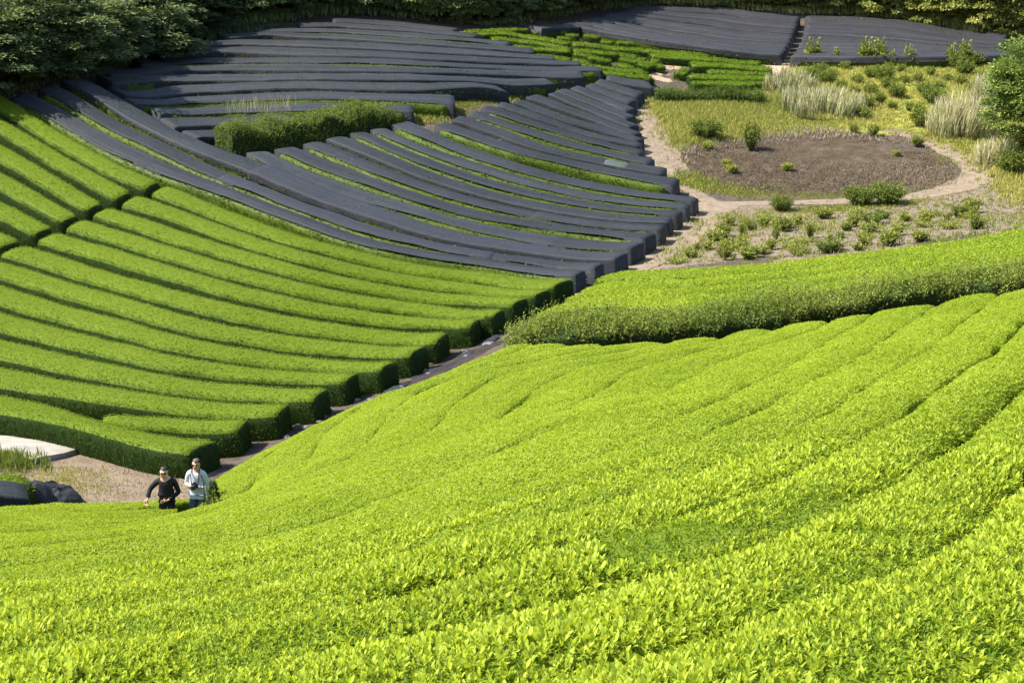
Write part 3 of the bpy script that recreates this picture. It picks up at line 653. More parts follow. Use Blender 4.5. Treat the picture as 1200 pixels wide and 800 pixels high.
# ================================================================== PLANTS
def blob_dirs(n,rng): return nrm(rng.normal(0,1,(n,3)))
def crown_geo(g,c,r,h,rng,nclump,nleaf,L,mat=0,low=.0,ragged=.22,age0=.55):
    """leaf clumps through an uneven ellipsoid"""
    d=blob_dirs(nclump,rng); d[:,2]=np.where(d[:,2]<-.35,-d[:,2]*.6,d[:,2])
    lob=1+ragged*(sn(d*1.0,2.3,int(rng.integers(1e6)))+.6*sn(d,5.0,int(rng.integers(1e6))))
    rad=rng.uniform(.62,1.0,nclump)**.6*lob
    cc=c+d*rad[:,None]*np.array([r,r,h]); sz=rng.uniform(.20,.36,nclump)*r*.8
    k=nclump*nleaf; ci=np.repeat(np.arange(nclump),nleaf)
    o=blob_dirs(k,rng); o[:,2]=np.abs(o[:,2])*.9-.25; rr=rng.random(k)**.5
    p=cc[ci]+o*(sz[ci]*rr)[:,None]*np.array([1.15,1.15,.75])
    p[:,2]=np.where(p[:,2]<.15,.05+np.abs(p[:,2])*.25,p[:,2])
    dd=nrm(o*.8+d[ci]*.5+rng.normal(0,.5,(k,3))+np.array([0,0,-.15])); nf=nrm(o*.6+np.array([0,0,.8])+rng.normal(0,.45,(k,3)))
    l=L*rng.uniform(.7,1.3,k); age=np.clip(age0+.25*rng.normal(0,1,nclump)[ci]+.12*rng.normal(0,1,k),0,1.1)
    leaves(g,p,dd,nf,l,l*.55,mat,age,rng.random(k),.12,'d'); return cc
def tube(g,pts,rad,mat=0,n=7,age=.5):
    pts=np.asarray(pts,float); t=nrm(np.gradient(pts,axis=0)); ref=np.array([.3,.9,.2]); a=nrm(np.cross(t,ref)); b=np.cross(t,a)
    th=np.linspace(0,2*np.pi,n,endpoint=False); rad=np.broadcast_to(rad,(len(pts),))
    v=(pts[:,None]+(a[:,None]*np.cos(th)[None,:,None]+b[:,None]*np.sin(th)[None,:,None])*rad[:,None,None]).reshape(-1,3)
    i=np.arange(len(pts)-1)[:,None]*n; j=np.arange(n)[None]; f=np.stack([i+j,i+(j+1)%n,i+n+(j+1)%n,i+n+j],-1).reshape(-1,4)
    g.add(v,f[:,::-1],mat,age,.5,True); m=len(pts); 
    g.more(np.arange(n)[None]+(m-1)*n,m*n,mat,age,.5); g.more(np.arange(n)[None,::-1],m*n,mat,age,.5)
def make_tree(name,r,h,trunk,seed,mat,nclump,nleaf,L,low=.3,age0=.5,layers=1):
    """crown from low to low+2h; trunk with limbs"""
    rng=np.random.default_rng(seed); e=empty(name,(0,0,0)); c=np.array([0,0,low+h])
    g=Geo(); cc=crown_geo(g,c,r,h,rng,nclump,nleaf,L,0,age0=age0)
    for k in range(layers):
        a=rng.uniform(0,6.3); cr=crown_geo(g,c+np.array([math.cos(a)*r*.55,math.sin(a)*r*.55,rng.uniform(-.4,.3)*h]),r*.62,h*.6,rng,nclump//3,nleaf,L,0,age0=age0+rng.normal(0,.08))
    link('crown',g.mesh('crown'),[M[mat]],e)
    g=Geo(); bend=rng.normal(0,.25,(5,2)); z=np.linspace(-.4,low+h*1.3,5); pts=np.c_[np.cumsum(bend*np.r_[0,.6,.8,.8,.8][:,None],0),z]
    tube(g,pts,np.linspace(trunk,trunk*.45,5))
    for k in rng.choice(len(cc),min(9,len(cc)),replace=False):
        s=pts[rng.integers(1,4)]; m1=s*.5+cc[k]*.5+np.array([0,0,.2]); tube(g,[s,m1,cc[k]],[trunk*.4,trunk*.25,trunk*.08],0,5)
    link('trunk',g.mesh('trunk'),[M['bark']],e)
    return e
def place(o,px,py,rz=0,s=1.0,h=0,dz=0):
    w=hit([(px,py)],h)[0]; o.location=(w[0],w[1],float(ground(w[0],w[1]))+dz); o.rotation_euler=(0,0,rz); o.scale=(s,s,s); return w
rng=np.random.default_rng(5)
protos=[make_tree('broadleaf_tree',2.7,4.2,.20,31+k,'tree',120,120,.22,-1.8,.40+.1*k,2) for k in range(4)]
mid=[make_tree('broadleaf_tree',2.7,4.2,.20,51+k,'treelifted',120,120,.22,-1.8,.42+.12*k,2) for k in range(2)]
light=[make_tree('broadleaf_tree',2.8,4.0,.20,41+k,'treelight',120,120,.22,-1.6,.5+.15*k,2) for k in range(2)]
used=set()
def put(proto,x,y,rz,s,label,group,sz=None):
    o=proto if proto.name not in used else copy_tree(proto); used.add(proto.name)
    o.location=(x,y,float(ground(x,y))); o.rotation_euler=(0,0,rz); o.scale=(s,s,s*(sz or 1)); tag(o,label,'tree',group); return o
edge_px=[(-45,118),(-12,112),(18,107),(45,101),(75,93),(105,85),(128,76),(150,62),(178,52),(208,44),(240,39),(275,33),(312,27),(350,22),(388,19),(425,19),(462,21),(498,25),(535,30),(562,31),(592,28),(622,24),(655,18),(690,13),(730,9)]
pn=0
for k,(px,py) in enumerate(edge_px):
    w=hit([(px,py)],0)[0]; away=nrm(np.array([w[0]*.35-.3*(px<200),w[1]])[None])[0]
    x,y=w[:2]+away*1.1
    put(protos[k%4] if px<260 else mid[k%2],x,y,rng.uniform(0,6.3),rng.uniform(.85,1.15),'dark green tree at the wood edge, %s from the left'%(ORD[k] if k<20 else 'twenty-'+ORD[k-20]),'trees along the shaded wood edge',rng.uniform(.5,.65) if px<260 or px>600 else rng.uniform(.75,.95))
    for rw in (1,2):
        x2,y2=w[:2]+away*(1.1+4.3*rw)+rng.normal(0,.8,2)
        put(protos[(k+rw)%4],x2,y2,rng.uniform(0,6.3),rng.uniform(1.0,1.35),'dark tree standing deeper in the wood behind the edge trees','trees deeper in the wood',.55 if px<260 or px>600 else 1.0)
right_px=[(775,6,0),(815,8,0),(850,10,1),(885,14,0),(920,17,1),(955,18,0),(985,19,0),(1015,20,0),(1040,23,1),(1068,26,0),(1096,32,0),(1120,36,1),(1145,40,1),(1172,42,1),(1200,46,1),(1235,50,1),(1275,55,0)]
for k,(px,py,lt) in enumerate(right_px):
    w=hit([(px,py)],0)[0]; away=nrm(np.array([w[0]*.6,w[1]])[None])[0]; x,y=w[:2]+away*1.2
    sunny=lt or px>1000
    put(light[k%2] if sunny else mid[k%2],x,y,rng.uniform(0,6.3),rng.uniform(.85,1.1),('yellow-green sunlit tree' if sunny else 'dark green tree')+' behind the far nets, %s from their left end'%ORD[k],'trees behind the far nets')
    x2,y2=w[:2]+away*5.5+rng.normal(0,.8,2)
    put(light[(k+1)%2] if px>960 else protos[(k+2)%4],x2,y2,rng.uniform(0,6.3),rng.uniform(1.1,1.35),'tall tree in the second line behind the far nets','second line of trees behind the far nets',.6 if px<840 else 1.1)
def round_shrub(mat,seed,age0):
    rg=np.random.default_rng(seed); g=Geo(); crown_geo(g,np.array([0,0,.75]),1.25,1.0,rg,60,70,.19,0,age0=age0,ragged=.3); tube(g,[(0,0,-.3),(0,0,.5),(.1,0,1.0)],[.06,.05,.02],1,5,.1)
    return link('woodland_shrub',g.mesh('woodland_shrub'),[M[mat],M['bark']])
RS=[round_shrub('treelight',91,.75),round_shrub('treelifted',92,.8),round_shrub('treelight',93,.5)]
for k,px in enumerate(np.r_[np.arange(395,780,26),np.arange(800,1215,21)]):
    py=np.interp(px,[e_[0] for e_ in edge_px]+[e_[0] for e_ in right_px],[e_[1] for e_ in edge_px]+[e_[1] for e_ in right_px])
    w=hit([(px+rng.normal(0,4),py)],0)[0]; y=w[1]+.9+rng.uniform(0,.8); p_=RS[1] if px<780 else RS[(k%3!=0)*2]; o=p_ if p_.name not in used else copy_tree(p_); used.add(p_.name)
    s_=rng.uniform(.8,1.35); o.location=(w[0],y,float(ground(w[0],y))); o.rotation_euler=(0,0,rng.uniform(0,6.3)); o.scale=(s_*1.15,s_,s_*rng.uniform(.9,1.35))
    tag(o,'rounded leafy shrub at the foot of the wood behind the upper black nets' if px<780 else 'sunlit rounded shrub at the foot of the trees behind the far nets','shrub','shrubs at the foot of the wood' if px<780 else 'sunlit shrubs behind the far nets')
# the big tree at the right edge
e=make_tree('broadleaf_tree',3.1,3.6,.24,61,'treegreen',190,200,.15,-.2,.6,3); e.name='broadleaf_tree'
w=hit([(1222,196)],0)[0]; e.location=(w[0]+.3,w[1],float(ground(w[0],w[1]))); tag(e,'large leafy green tree cut by the right edge, beside the silver grass','tree')
# shrubs
def make_bush(name,r,h,seed,mat,nst,L,age0=.5,open_=.35,stem=True,upright=.6):
    rng=np.random.default_rng(seed); g=Geo()
    for k in range(nst):
        a=rng.uniform(0,6.283); rr=r*rng.uniform(.15,1)**.6; tip=np.array([math.cos(a)*rr,math.sin(a)*rr,h*rng.uniform(.55,1.05)*(1-.35*(rr/r)**2)])
        b=np.array([math.cos(a)*rr*.25,math.sin(a)*rr*.25,0]); m1=b*.45+tip*.55+np.array([0,0,h*.08*upright])
        if stem: tube(g,[b-[0,0,.05],m1,tip],[.012,.008,.004],1,4,.1)
        n=int(9+14*rng.random()); t=rng.uniform(.18,1.03,n); p=np.where(t[:,None]<.55,b+(m1-b)*(t/.55)[:,None],m1+(tip-m1)*((t-.55)/.45)[:,None])+rng.normal(0,.02+.05*r,(n,3))
        d=nrm(rng.normal(0,1,(n,3))*[1,1,.6]+np.array([0,0,upright])+p*0.3); nf=nrm(rng.normal(0,.6,(n,3))+[0,0,1]); l=L*rng.uniform(.7,1.35,n)
        leaves(g,p,d,nf,l,l*.42,0,np.clip(age0+.2*rng.normal()+.1*rng.normal(0,1,n)+.2*(t-.6),0,1.1),rng.random(n),.2,'d')
    return link(name,g.mesh(name),[M[mat],M['bark']])
def put_bush(proto,px,py,s,label,group=None,cat='shrub',sz=1.0):
    o=proto if proto.name not in used else copy_tree(proto); used.add(proto.name)
    place(o,px,py,rng.uniform(0,6.3),s); o.scale=(s*rng.uniform(.85,1.2),s*rng.uniform(.85,1.2),s*sz); tag(o,label,cat,group); return o
bd=make_bush('shrub',.9,1.2,71,'hedge',110,.14,.6); bl=make_bush('shrub',.6,.9,72,'wild',60,.13,.7); bs=make_bush('shrub',.45,.6,73,'wild',45,.11,.85)
be=make_bush('shrub',.95,1.05,74,'hedge',190,.11,.6); 
put_bush(bd,825,163,1.05,'dark airy shrub at the upper left rim of the mulch patch')
put_bush(bl,880,176,1.0,'thin pale shrub with a bare stem at the top rim of the mulch patch',sz=1.8)
put_bush(bs,830,176,.85,'small bright shrub in front of the dark airy shrub')
put_bush(bs,851,196,.8,'small bright shrub on the left of the mulch patch, farther of two')
put_bush(bs,857,203,.85,'small bright shrub on the left of the mulch patch, nearer of two')
put_bush(bs,922,200,.75,'low bright tuft alone in the middle of the mulch patch')
put_bush(be,1008,240,.95,'dark green rounded bush on the path edge, paler left one of the pair')
put_bush(be,1040,239,1.08,'dark green rounded bush on the path edge, taller right one of the pair')
put_bush(be,916,247,.72,'compact green bush alone on the near edge of the dirt path')
put_bush(bl,1023,160,.8,'small green shrub at the top right rim of the mulch patch')
put_bush(bl,1000,156,.6,'little shrub left of the one at the top right rim of the mulch patch')
put_bush(bl,1075,172,.75,'small green shrub inside the bend of the dirt path')
put_bush(bs,1050,183,.6,'tiny yellow-green tuft on the right of the mulch patch')
put_bush(bd,1190,205,1.25,'dark bushy shrub under the large tree at the right edge')
put_bush(bd,1196,182,1.3,'dark bush behind the shrub under the large tree')
put_bush(bd,1140,78,.9,'green bush below the far net right of the saplings')
put_bush(bl,1078,148,1.3,'broad green shrub left of the silver grass')
mead=[(1035,95),(1075,97),(1110,96),(1095,122),(1020,112),(1075,135),(1105,140),(945,108),(1000,112),(968,100),(1055,85),(1140,108),(950,96),(975,92),(1005,100),(1020,92),(1040,104),(1060,98),(1015,128),(1030,122),(1045,128),(1085,112),(1100,105),(1125,100),(1130,88),(1065,130),(985,105),(960,88),(1090,90),(1010,140),(1050,115),(970,118),(1150,95),(1120,80),(1040,84),(990,82)]
for k,(px,py) in enumerate(mead): put_bush(bl if k%3 else bd,px,py,rng.uniform(.6,.95),'green weed shrub scattered in the sunny grassland','weed shrubs in the grassland')
# saplings below the far net
sp=make_bush('sapling',.45,1.45,75,'wild',34,.16,.75,upright=1.2)
sl=[(951,76,.95,'sapling at the left end of the line below the faded nets'),(978,78,.7,'small sapling second in the line below the faded nets'),(1014,78,1.0,'bushy sapling, left one of the close pair below the faded nets'),(1028,78,.95,'bushy sapling, right one of the close pair below the faded nets'),(1043,79,.6,'low sapling just right of the close pair below the faded nets'),(1065,79,.75,'sapling in the middle of the line below the faded nets'),(1081,79,.4,'tiny sapling in the line below the faded nets'),(1115,78,.8,'sapling second from the right end of the line below the faded nets'),(1129,78,.9,'sapling at the right end of the line below the faded nets')]
for px,py,s,l in sl: put_bush(sp,px,py,s*1.35,l,'saplings below the faded nets','sapling')
# young tea plants on the weedy plot
YP=[make_bush('young_tea_plant',.40,.55,76,'wild',44,.10,.8),make_bush('young_tea_plant',.30,.42,77,'wild',20,.10,.95),make_bush('young_tea_plant',.24,.75,87,'wild',22,.11,.9,upright=1.2),make_bush('young_tea_plant',.62,.34,88,'wild',40,.09,1.0),make_bush('young_tea_plant',.5,.7,89,'hedge',52,.11,.7)]
# planted in slanting rows, some gaps, sizes uneven
for (xa,ya,xb,yb) in [(868,262,795,308),(900,258,848,306),(938,262,880,303),(968,256,930,300),(1000,258,972,296),(1030,255,1005,293),(1062,258,1040,288),(1090,254,1075,283),(1118,252,1110,277),(1140,248,1142,270)]:
    n_=int(7*abs(yb-ya)/46)+1
    for t_ in np.linspace(0,1,max(n_,3)):
        if rng.random()<.14: continue
        x=xa+(xb-xa)*t_+rng.normal(0,3.5); y=ya+(yb-ya)*t_+rng.normal(0,1.6)
        put_bush(YP[rng.choice(5,p=[.32,.2,.14,.22,.12])],x,y,rng.uniform(.65,1.25),'young bushy tea plant in the rows of the bare weedy plot','young tea plants on the weedy plot','tea plant',sz=rng.uniform(.8,1.2))
# small dark plant beside the man
rg0=np.random.default_rng(78); g=Geo(); k=480; t=rg0.random(k)**.8; a=rg0.uniform(0,6.283,k); r=.125*(1-t)**.8*rg0.uniform(.6,1.05,k)+.01
leaves(g,np.c_[np.cos(a)*r,np.sin(a)*r,.02+t*.52],nrm(np.c_[np.cos(a),np.sin(a),rg0.uniform(-.2,.7,k)]),nrm(np.c_[-np.sin(a)*.4+np.cos(a)*.3,np.cos(a)*.4+np.sin(a)*.3,np.ones(k)]),.075,.035,0,np.clip(rg0.normal(.25,.2,k),0,1),rg0.random(k),.2,'d'); tube(g,[(0,0,-.5),(0,0,.2),(0,0,.5)],[.02,.015,.004],1,5)
pc=link('shrub',g.mesh('shrub'),[M['tree'],M['bark']]); tag(pc,'small dark cone-shaped plant beside the person in the pale shirt','shrub')
# ---- rough hedges
def rough_hedge(name,pts,hpx,hw,H,seed,mat,nper,L,age0,shoot=.35,stems=True,wob=.12,label=None,inner='inner',mesh_only=False,lvar=1.0):
    rng=np.random.default_rng(seed); c=path_px(pts,hpx,.3,4)
    g=Geo(); cz=np.c_[c,np.zeros(len(c))]
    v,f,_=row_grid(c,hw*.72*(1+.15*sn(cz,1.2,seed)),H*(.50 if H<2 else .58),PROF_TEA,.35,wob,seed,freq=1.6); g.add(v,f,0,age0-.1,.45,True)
    p,nm,ix=scatter(v,f,np.full(len(f),nper),rng); k=len(p)
    ax_=nrm(nm*.42+np.array([0,0,1.0])+rng.normal(0,.22,(k,3))); sl=shoot*rng.uniform(.5,1.25,k)*(1+.35*sn(p,2.0,seed+4))
    keep=(sn(p,2.6,seed+9)+rng.normal(0,.5,k))>-.8; p,ax_,sl,nm=p[keep],ax_[keep],sl[keep],nm[keep]; k=len(p)
    p=p-nm*.06
    hue=np.clip(age0+.14*sn(p,1.3,seed+2)+rng.normal(0,.1,k),0,1)
    for q in range(7):
        t=(q+.6)/7; b=p+ax_*(sl*t)[:,None]; d=nrm(ax_*.55+rng.normal(0,.75,(k,3))); l=L*lvar*rng.uniform(.7,1.3,k)*(1.1-.35*t)
        leaves(g,b,d,nrm(rng.normal(0,.6,(k,3))+ax_*.4+[0,0,.5]),l,l*.42,1,np.clip(hue+.22*(t-.5),0,1),rng.random(k),.15,'d')
    og=np.r_[c[len(c)//2],0]; og[2]=ground(og[0],og[1])
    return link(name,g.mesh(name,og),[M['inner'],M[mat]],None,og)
tag(rough_hedge('hedge',[(601,379),(650,372),(705,368),(795,363),(902,353),(973,342),(1033,333),(1095,324),(1166,314),(1240,304),(1300,296)],.86,.6,.92,81,'hedge',170,.105,.82,.66),'rough unclipped tea hedge above the near slope, with upright leafy shoots','hedge')
tag(rough_hedge('hedge',[(264,184),(290,181),(320,177),(360,171),(400,164),(430,158),(452,153)],0.0,1.15,2.35,82,'wild',90,.10,.46,.42,wob=.26),'clipped bushy hedge with dry wisps between the upper and middle nets','hedge')
tag(rough_hedge('hedge',[(768,101),(800,103),(840,103),(870,104),(893,105)],.9,.8,1.15,83,'hedge',80,.12,.45,.42),'tall overgrown tea hedge below the patchy terrace','hedge')
# dry wisps on the clipped shrub
def blades(g,base,n,H,spread,rng,mat,age,W=.02,lean=(0,0),seg=2):
    a=rng.uniform(0,6.283,n); r=rng.random(n)**.5*spread; p=base+np.c_[np.cos(a)*r,np.sin(a)*r,np.zeros(n)]
    d=nrm(np.c_[np.cos(a)*.28*rng.random(n)+lean[0],np.sin(a)*.28*rng.random(n)+lean[1],np.ones(n)]+rng.normal(0,.08,(n,3)))
    leaves(g,p,d,nrm(np.c_[np.cos(a),np.sin(a),np.full(n,.3)]+rng.normal(0,.6,(n,3))),H*rng.uniform(.6,1.2,n),W,mat,np.clip(age+rng.normal(0,.2,n),0,1.1),rng.random(n),.25,'b')
g=Geo(); rg=np.random.default_rng(9)
for px in np.linspace(270,345,26):
    w=hit([(px,181+rng.normal(0,2)-(px-270)*.11)],0)[0]; blades(g,w[:3]+[0,0,1.9],5,.8,.15,rg,0,.4,.02)
og=hit([(305,178)],0)[0][:3]+np.array([0,0,1.9]); tag(link('dry_grass',g.mesh('dry_grass',og),[M['pampas']],None,og),'thin dry grey grass sprouting from the clipped hedge',kind='stuff')
# ---- grass
rg_j=np.random.default_rng(99)
def ground_pts(poly,n,rng,excl=()):
    lo,hi=poly.min(0),poly.max(0); out=[]
    while sum(map(len,out))<n:
        s=rng.uniform(lo,hi,(n,2)); s=s[inpoly(poly,s)]
        for e in excl: s=s[~inpoly(e,s)]
        out.append(s)
    s=np.concatenate(out)[:n]; s=s+rg_j.normal(0,.45,s.shape); return np.c_[s,ground(s[:,0],s[:,1])]
def grass_field(name,p,per,H,W,spread,mat,age,seed,label,clump=0):
    rg=np.random.default_rng(seed); n=len(p)*per; b=np.repeat(p,per,0); a=rg.uniform(0,6.283,n); r=rg.random(n)**.5*spread
    hh=np.repeat(np.clip(.75+.5*sn(p,.55,seed),.25,1.5),per); ag=np.repeat(age+.28*sn(p,.35,seed+3),per)
    b=b+np.c_[np.cos(a)*r,np.sin(a)*r,np.full(n,-.02)]; d=nrm(np.c_[np.cos(a)*.5*rg.random(n),np.sin(a)*.5*rg.random(n),np.ones(n)]+rg.normal(0,.15,(n,3)))
    g=Geo(); leaves(g,b,d,nrm(np.c_[np.cos(a),np.sin(a),np.full(n,.4)]+rg.normal(0,.5,(n,3))),H*hh*rg.uniform(.5,1.25,n),W,0,np.clip(ag+rg.normal(0,.18,n),0,1.1),rg.random(n),.3,'d')
    return tag(link(name,g.mesh(name),[M[mat]]),label,kind='stuff')
rg=np.random.default_rng(12)
PGL=poly_px([(760,112),(892,118),(930,110),(1000,150),(870,160),(815,168),(795,170),(778,150)])
grass_field('grass',ground_pts(PGL,6500,rg,[PS]),9,.5,.035,.16,'grass',.7,1,'soft green grass between the overgrown hedge and the mulch patch')
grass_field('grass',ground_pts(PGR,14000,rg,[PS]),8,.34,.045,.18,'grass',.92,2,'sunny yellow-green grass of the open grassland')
PV=poly_px([(792,214),(830,224),(880,231),(960,233),(1050,230),(1000,226),(880,224),(820,214),(800,200)])
grass_field('grass',ground_pts(PV,1100,rg),7,.22,.04,.12,'grass',.5,3,'green grass verge along the near rim of the mulch patch')
PVR=poly_px([(1070,158),(1110,172),(1150,192),(1168,206),(1150,216),(1200,235),(1300,262),(1300,200),(1180,150)])
grass_field('grass',ground_pts(PVR,2600,rg),7,.28,.04,.14,'grass',.7,4,'sunny grass on the right bank of the path bend')
PVN=poly_px([(850,247),(1000,241),(1100,233),(1000,246),(880,252)])
grass_field('grass',ground_pts(PVN,700,rg),7,.2,.04,.12,'grass',.55,5,'grass verge on the near side of the dirt path')
grass_field('weeds',ground_pts(PW,2600,rg),6,.2,.04,.16,'grass',.6,6,'thin weeds and sprouts over the bare weedy plot')
grass_field('dry_stalks',ground_pts(PS,5200,rg),4,.18,.03,.2,'straw',.4,7,'brown mulch of cut dry stalks over the patch inside the path loop')
PWL=poly_px([(-60,542),(0,537),(14,537),(22,543),(20,549),(-60,551)])
grass_field('grass',ground_pts(PWL,300,rg),9,.34,.035,.18,'wild',.5,8,'tall green weeds beside the concrete track')
PLB=poly_px([(30,552),(60,548),(110,552),(100,575),(80,585),(40,572)])
grass_field('grass',ground_pts(PLB,420,rg),6,.15,.025,.14,'grass',.75,10,'sparse yellowish grass on the bare ground at the track end')
grass_field('dry_stalks',ground_pts(PLT,700,rg),4,.09,.02,.25,'straw',.8,41,'dry litter scattered over the bare ground in front of the valley field')
PBL=poly_px([(640,24),(700,38),(760,52),(830,64),(905,78),(900,98),(770,95),(690,88),(610,60),(575,36)])
grass_field('grass',ground_pts(PBL,2200,rg,[PO]),6,.16,.05,.18,'grass',.5,11,'thin grass between the low rows of the patchy terrace')
PTL=poly_px([(486,128),(600,108),(700,92),(745,92),(700,96),(620,108),(560,124),(515,142),(470,142),(450,140)])
grass_field('grass',ground_pts(PTL,1600,rg),7,.25,.045,.16,'grass',.6,13,'grass strip along the narrow track between the netted blocks')
PTU=poly_px([(20,108),(86,88),(128,82),(180,66),(200,50),(330,30),(300,26),(150,52),(60,92),(0,110)])
grass_field('undergrowth',ground_pts(PTU,2600,rg),6,.5,.07,.25,'tree',.6,14,'dark undergrowth along the foot of the wood')
PDR=poly_px([(800,176),(815,168),(870,160),(940,152),(1000,152),(1060,162),(1065,172),(1000,164),(940,161),(870,170),(815,182),(800,196)])
grass_field('dry_grass',ground_pts(PDR,520,rg),6,.34,.03,.16,'straw',.75,17,'brown dry grass fringe along the top rim of the mulch patch')
def along(pts,n,rg,w=1.1,back=.3):
    c=smooth(resample(hit(pts,0)[:,:2],.4),5); i=rg.integers(0,len(c),n); q2=c[i]+rg.normal(0,.3,(n,2))+np.c_[np.zeros(n),back+w*rg.random(n)]; return np.c_[q2,ground(q2[:,0],q2[:,1])]
grass_field('weeds',along([(790,172),(800,198),(818,216),(840,231),(900,232),(1000,230),(1080,224),(1118,213),(1130,205),(1120,195),(1095,180)],700,rg,.4,.25),5,.15,.035,.15,'grass',.6,21,'weeds and dry tufts along the inner edge of the dirt path')
grass_field('dry_stalks',along([(757,108),(764,140),(776,175),(795,208),(815,235),(800,262),(770,290),(740,315)],1500,rg,.0,-.3),4,.10,.025,.9,'straw',.75,22,'dry litter scattered over the dirt path beside the nets')
grass_field('undergrowth',along([(200,46),(275,33),(350,21),(425,18),(498,24),(562,30),(622,23),(690,12),(775,5)],2600,rg),6,.8,.10,.3,'treelifted',.5,18,'dark undergrowth along the top edge of the upper nets')
grass_field('undergrowth',along([(775,5),(850,9),(920,16),(985,18),(1040,22),(1096,31),(1145,39),(1200,45)],2000,rg),6,.9,.11,.3,'treelight',.75,19,'leafy undergrowth behind the faded far nets')
# silver grass clumps
def pampas(px,py,r,H,n,seed,label,age=.6):
    rg=np.random.default_rng(seed); w=hit([(px,py)],0)[0]; g=Geo()
    for k in range(n):
        a=rg.uniform(0,6.283); rr=r*rg.random()**.5; b=np.array([math.cos(a)*rr,math.sin(a)*rr*.8,0]); b[2]=ground(w[0]+b[0],w[1]+b[1])-ground(w[0],w[1])
        hh=H*(1-.35*(rr/r)**2)*rg.uniform(.8,1.1)
        blades(g,b,34,hh,.24,rg,0,age-.2,.028,(math.cos(a)*.16*rr/r,math.sin(a)*.16*rr/r))
        blades(g,b+[0,0,hh*.5],12,hh*.6,.2,rg,0,age+.35,.035,(math.cos(a)*.15,math.sin(a)*.15))
    o=link('silver_grass',g.mesh('silver_grass'),[M['pampas']],None,(w[0],w[1],float(ground(w[0],w[1])))); tag(o,label,'grass clump','silver grass clumps'); return o
pampas(1130,158,1.9,2.2,60,1,'big pale silver grass clump left of the large tree',.7)
pampas(1158,126,1.2,1.9,30,2,'silver grass clump behind the big pale one, against the large tree',.65)
pampas(1168,195,1.0,1.6,24,3,'pale silver grass clump in front of the shrub under the large tree',.75)
pampas(960,132,2.6,1.5,60,4,'broad grey-green reed clump in the middle of the grassland',.45)
pampas(925,112,1.5,1.7,34,5,'grey-green reed clump beside the reddish footpath',.35)
pampas(993,133,1.4,1.2,26,6,'small pale reed clump right of the broad grey-green one',.5)
# dead branch and bare scrub at the wood edge
w=hit([(140,76)],0)[0]; g=Geo(); b0=np.array([0,0,.3])
tube(g,[b0,b0+[-.35,-.1,1.0],b0+[-.9,-.3,1.9]],[.07,.06,.03],0,6); tube(g,[b0+[-.35,-.1,1.0],b0+[.1,-.3,1.6],b0+[.4,-.3,2.2]],[.04,.03,.015],0,5); tube(g,[b0,b0+[.5,-.2,.9],b0+[1.2,-.3,1.3]],[.045,.03,.015],0,5)
tag(link('dead_branch',g.mesh('dead_branch'),[M['deadwood']],None,(w[0],w[1],float(ground(w[0],w[1])))),'bare pale dead branch sticking out at the wood edge above the nets','branch')
sc=make_bush('shrub',1.3,1.8,79,'straw',60,.14,.35); put_bush(sc,165,66,1.0,'brownish half-dry scrub at the wood edge beside the dead branch'); put_bush(bd,150,70,1.4,'dark scrub bush between the dead branch and the nets')
# ---- crumpled nets and ditch liners
def crumple(name,c,lx,ly,h,rz,seed,mat,label,cat,amp=.12,n=64):
    u=np.linspace(-1,1,n); U_,V_=np.meshgrid(u,u,indexing='ij'); p=np.c_[U_.ravel()*lx,V_.ravel()*ly]; cr,sr=math.cos(rz),math.sin(rz)
    xy=np.c_[p[:,0]*cr-p[:,1]*sr,p[:,0]*sr+p[:,1]*cr]+c; z=ground(xy[:,0],xy[:,1])
    e=np.clip(1.0-np.hypot(U_,V_).ravel()**3,-.15,1); q3=np.c_[xy,z*0]
    ridge=1-np.abs(sn(q3,3.2,seed)); ridge2=1-np.abs(sn(q3,7.5,seed+1))
    zz=z+.03+e*(h*(.55+.45*sn(q3,1.6,seed+3))+amp*ridge+amp*.7*ridge2+amp*.35*(1-np.abs(sn(q3,16,seed+8))))
    v=np.c_[xy+np.c_[sn(q3,4,seed+4),sn(q3,4,seed+5)]*.06,zz]; g=Geo(); i=np.arange(n-1)[:,None]*n+np.arange(n-1)[None]
    ff=np.stack([i,i+n,i+n+1,i+1],-1).reshape(-1,4); rr_=np.hypot(U_,V_).ravel()+.08*sn(q3,5,seed+11); ff=ff[(rr_[ff]<1.0).all(1)]; g.add(v,ff,0,1,.5,False); og=np.r_[c,float(ground(*c))]
    return tag(link(name,g.mesh(name,og),[M[mat]],None,og),label,cat)
w=hit([(66,583)],0)[0][:2]; crumple('net_heap',w,.66,.55,.30,.2,1,'net','crumpled heap of black net on the bare ground at the lower left','net heap',.2)
w=hit([(45,585)],0)[0][:2]; crumple('net_heap',w,.42,.45,.24,-.3,2,'netdark','smaller dark net heap beside the net-covered row end','net heap',.16)
dl=[((576,400),.8,.3,'topmost'),((545,416),.8,.34,'second'),((508,435),.9,.3,'third'),((462,458),.9,.34,'fourth'),((425,478),.7,.3,'lowest')]
for k,((px,py),lx,ly,wd) in enumerate(dl):
    w=hit([(px,py)],0)[0][:2]; crumple('plastic_sheet',w,lx,ly*.8,.02,1.05+.5*math.sin(k*2.1),20+k,'netdark','dark crumpled plastic sheet lying in the ditch, %s of five'%wd,'plastic sheet',.05)
g=Geo(); rg=np.random.default_rng(3)
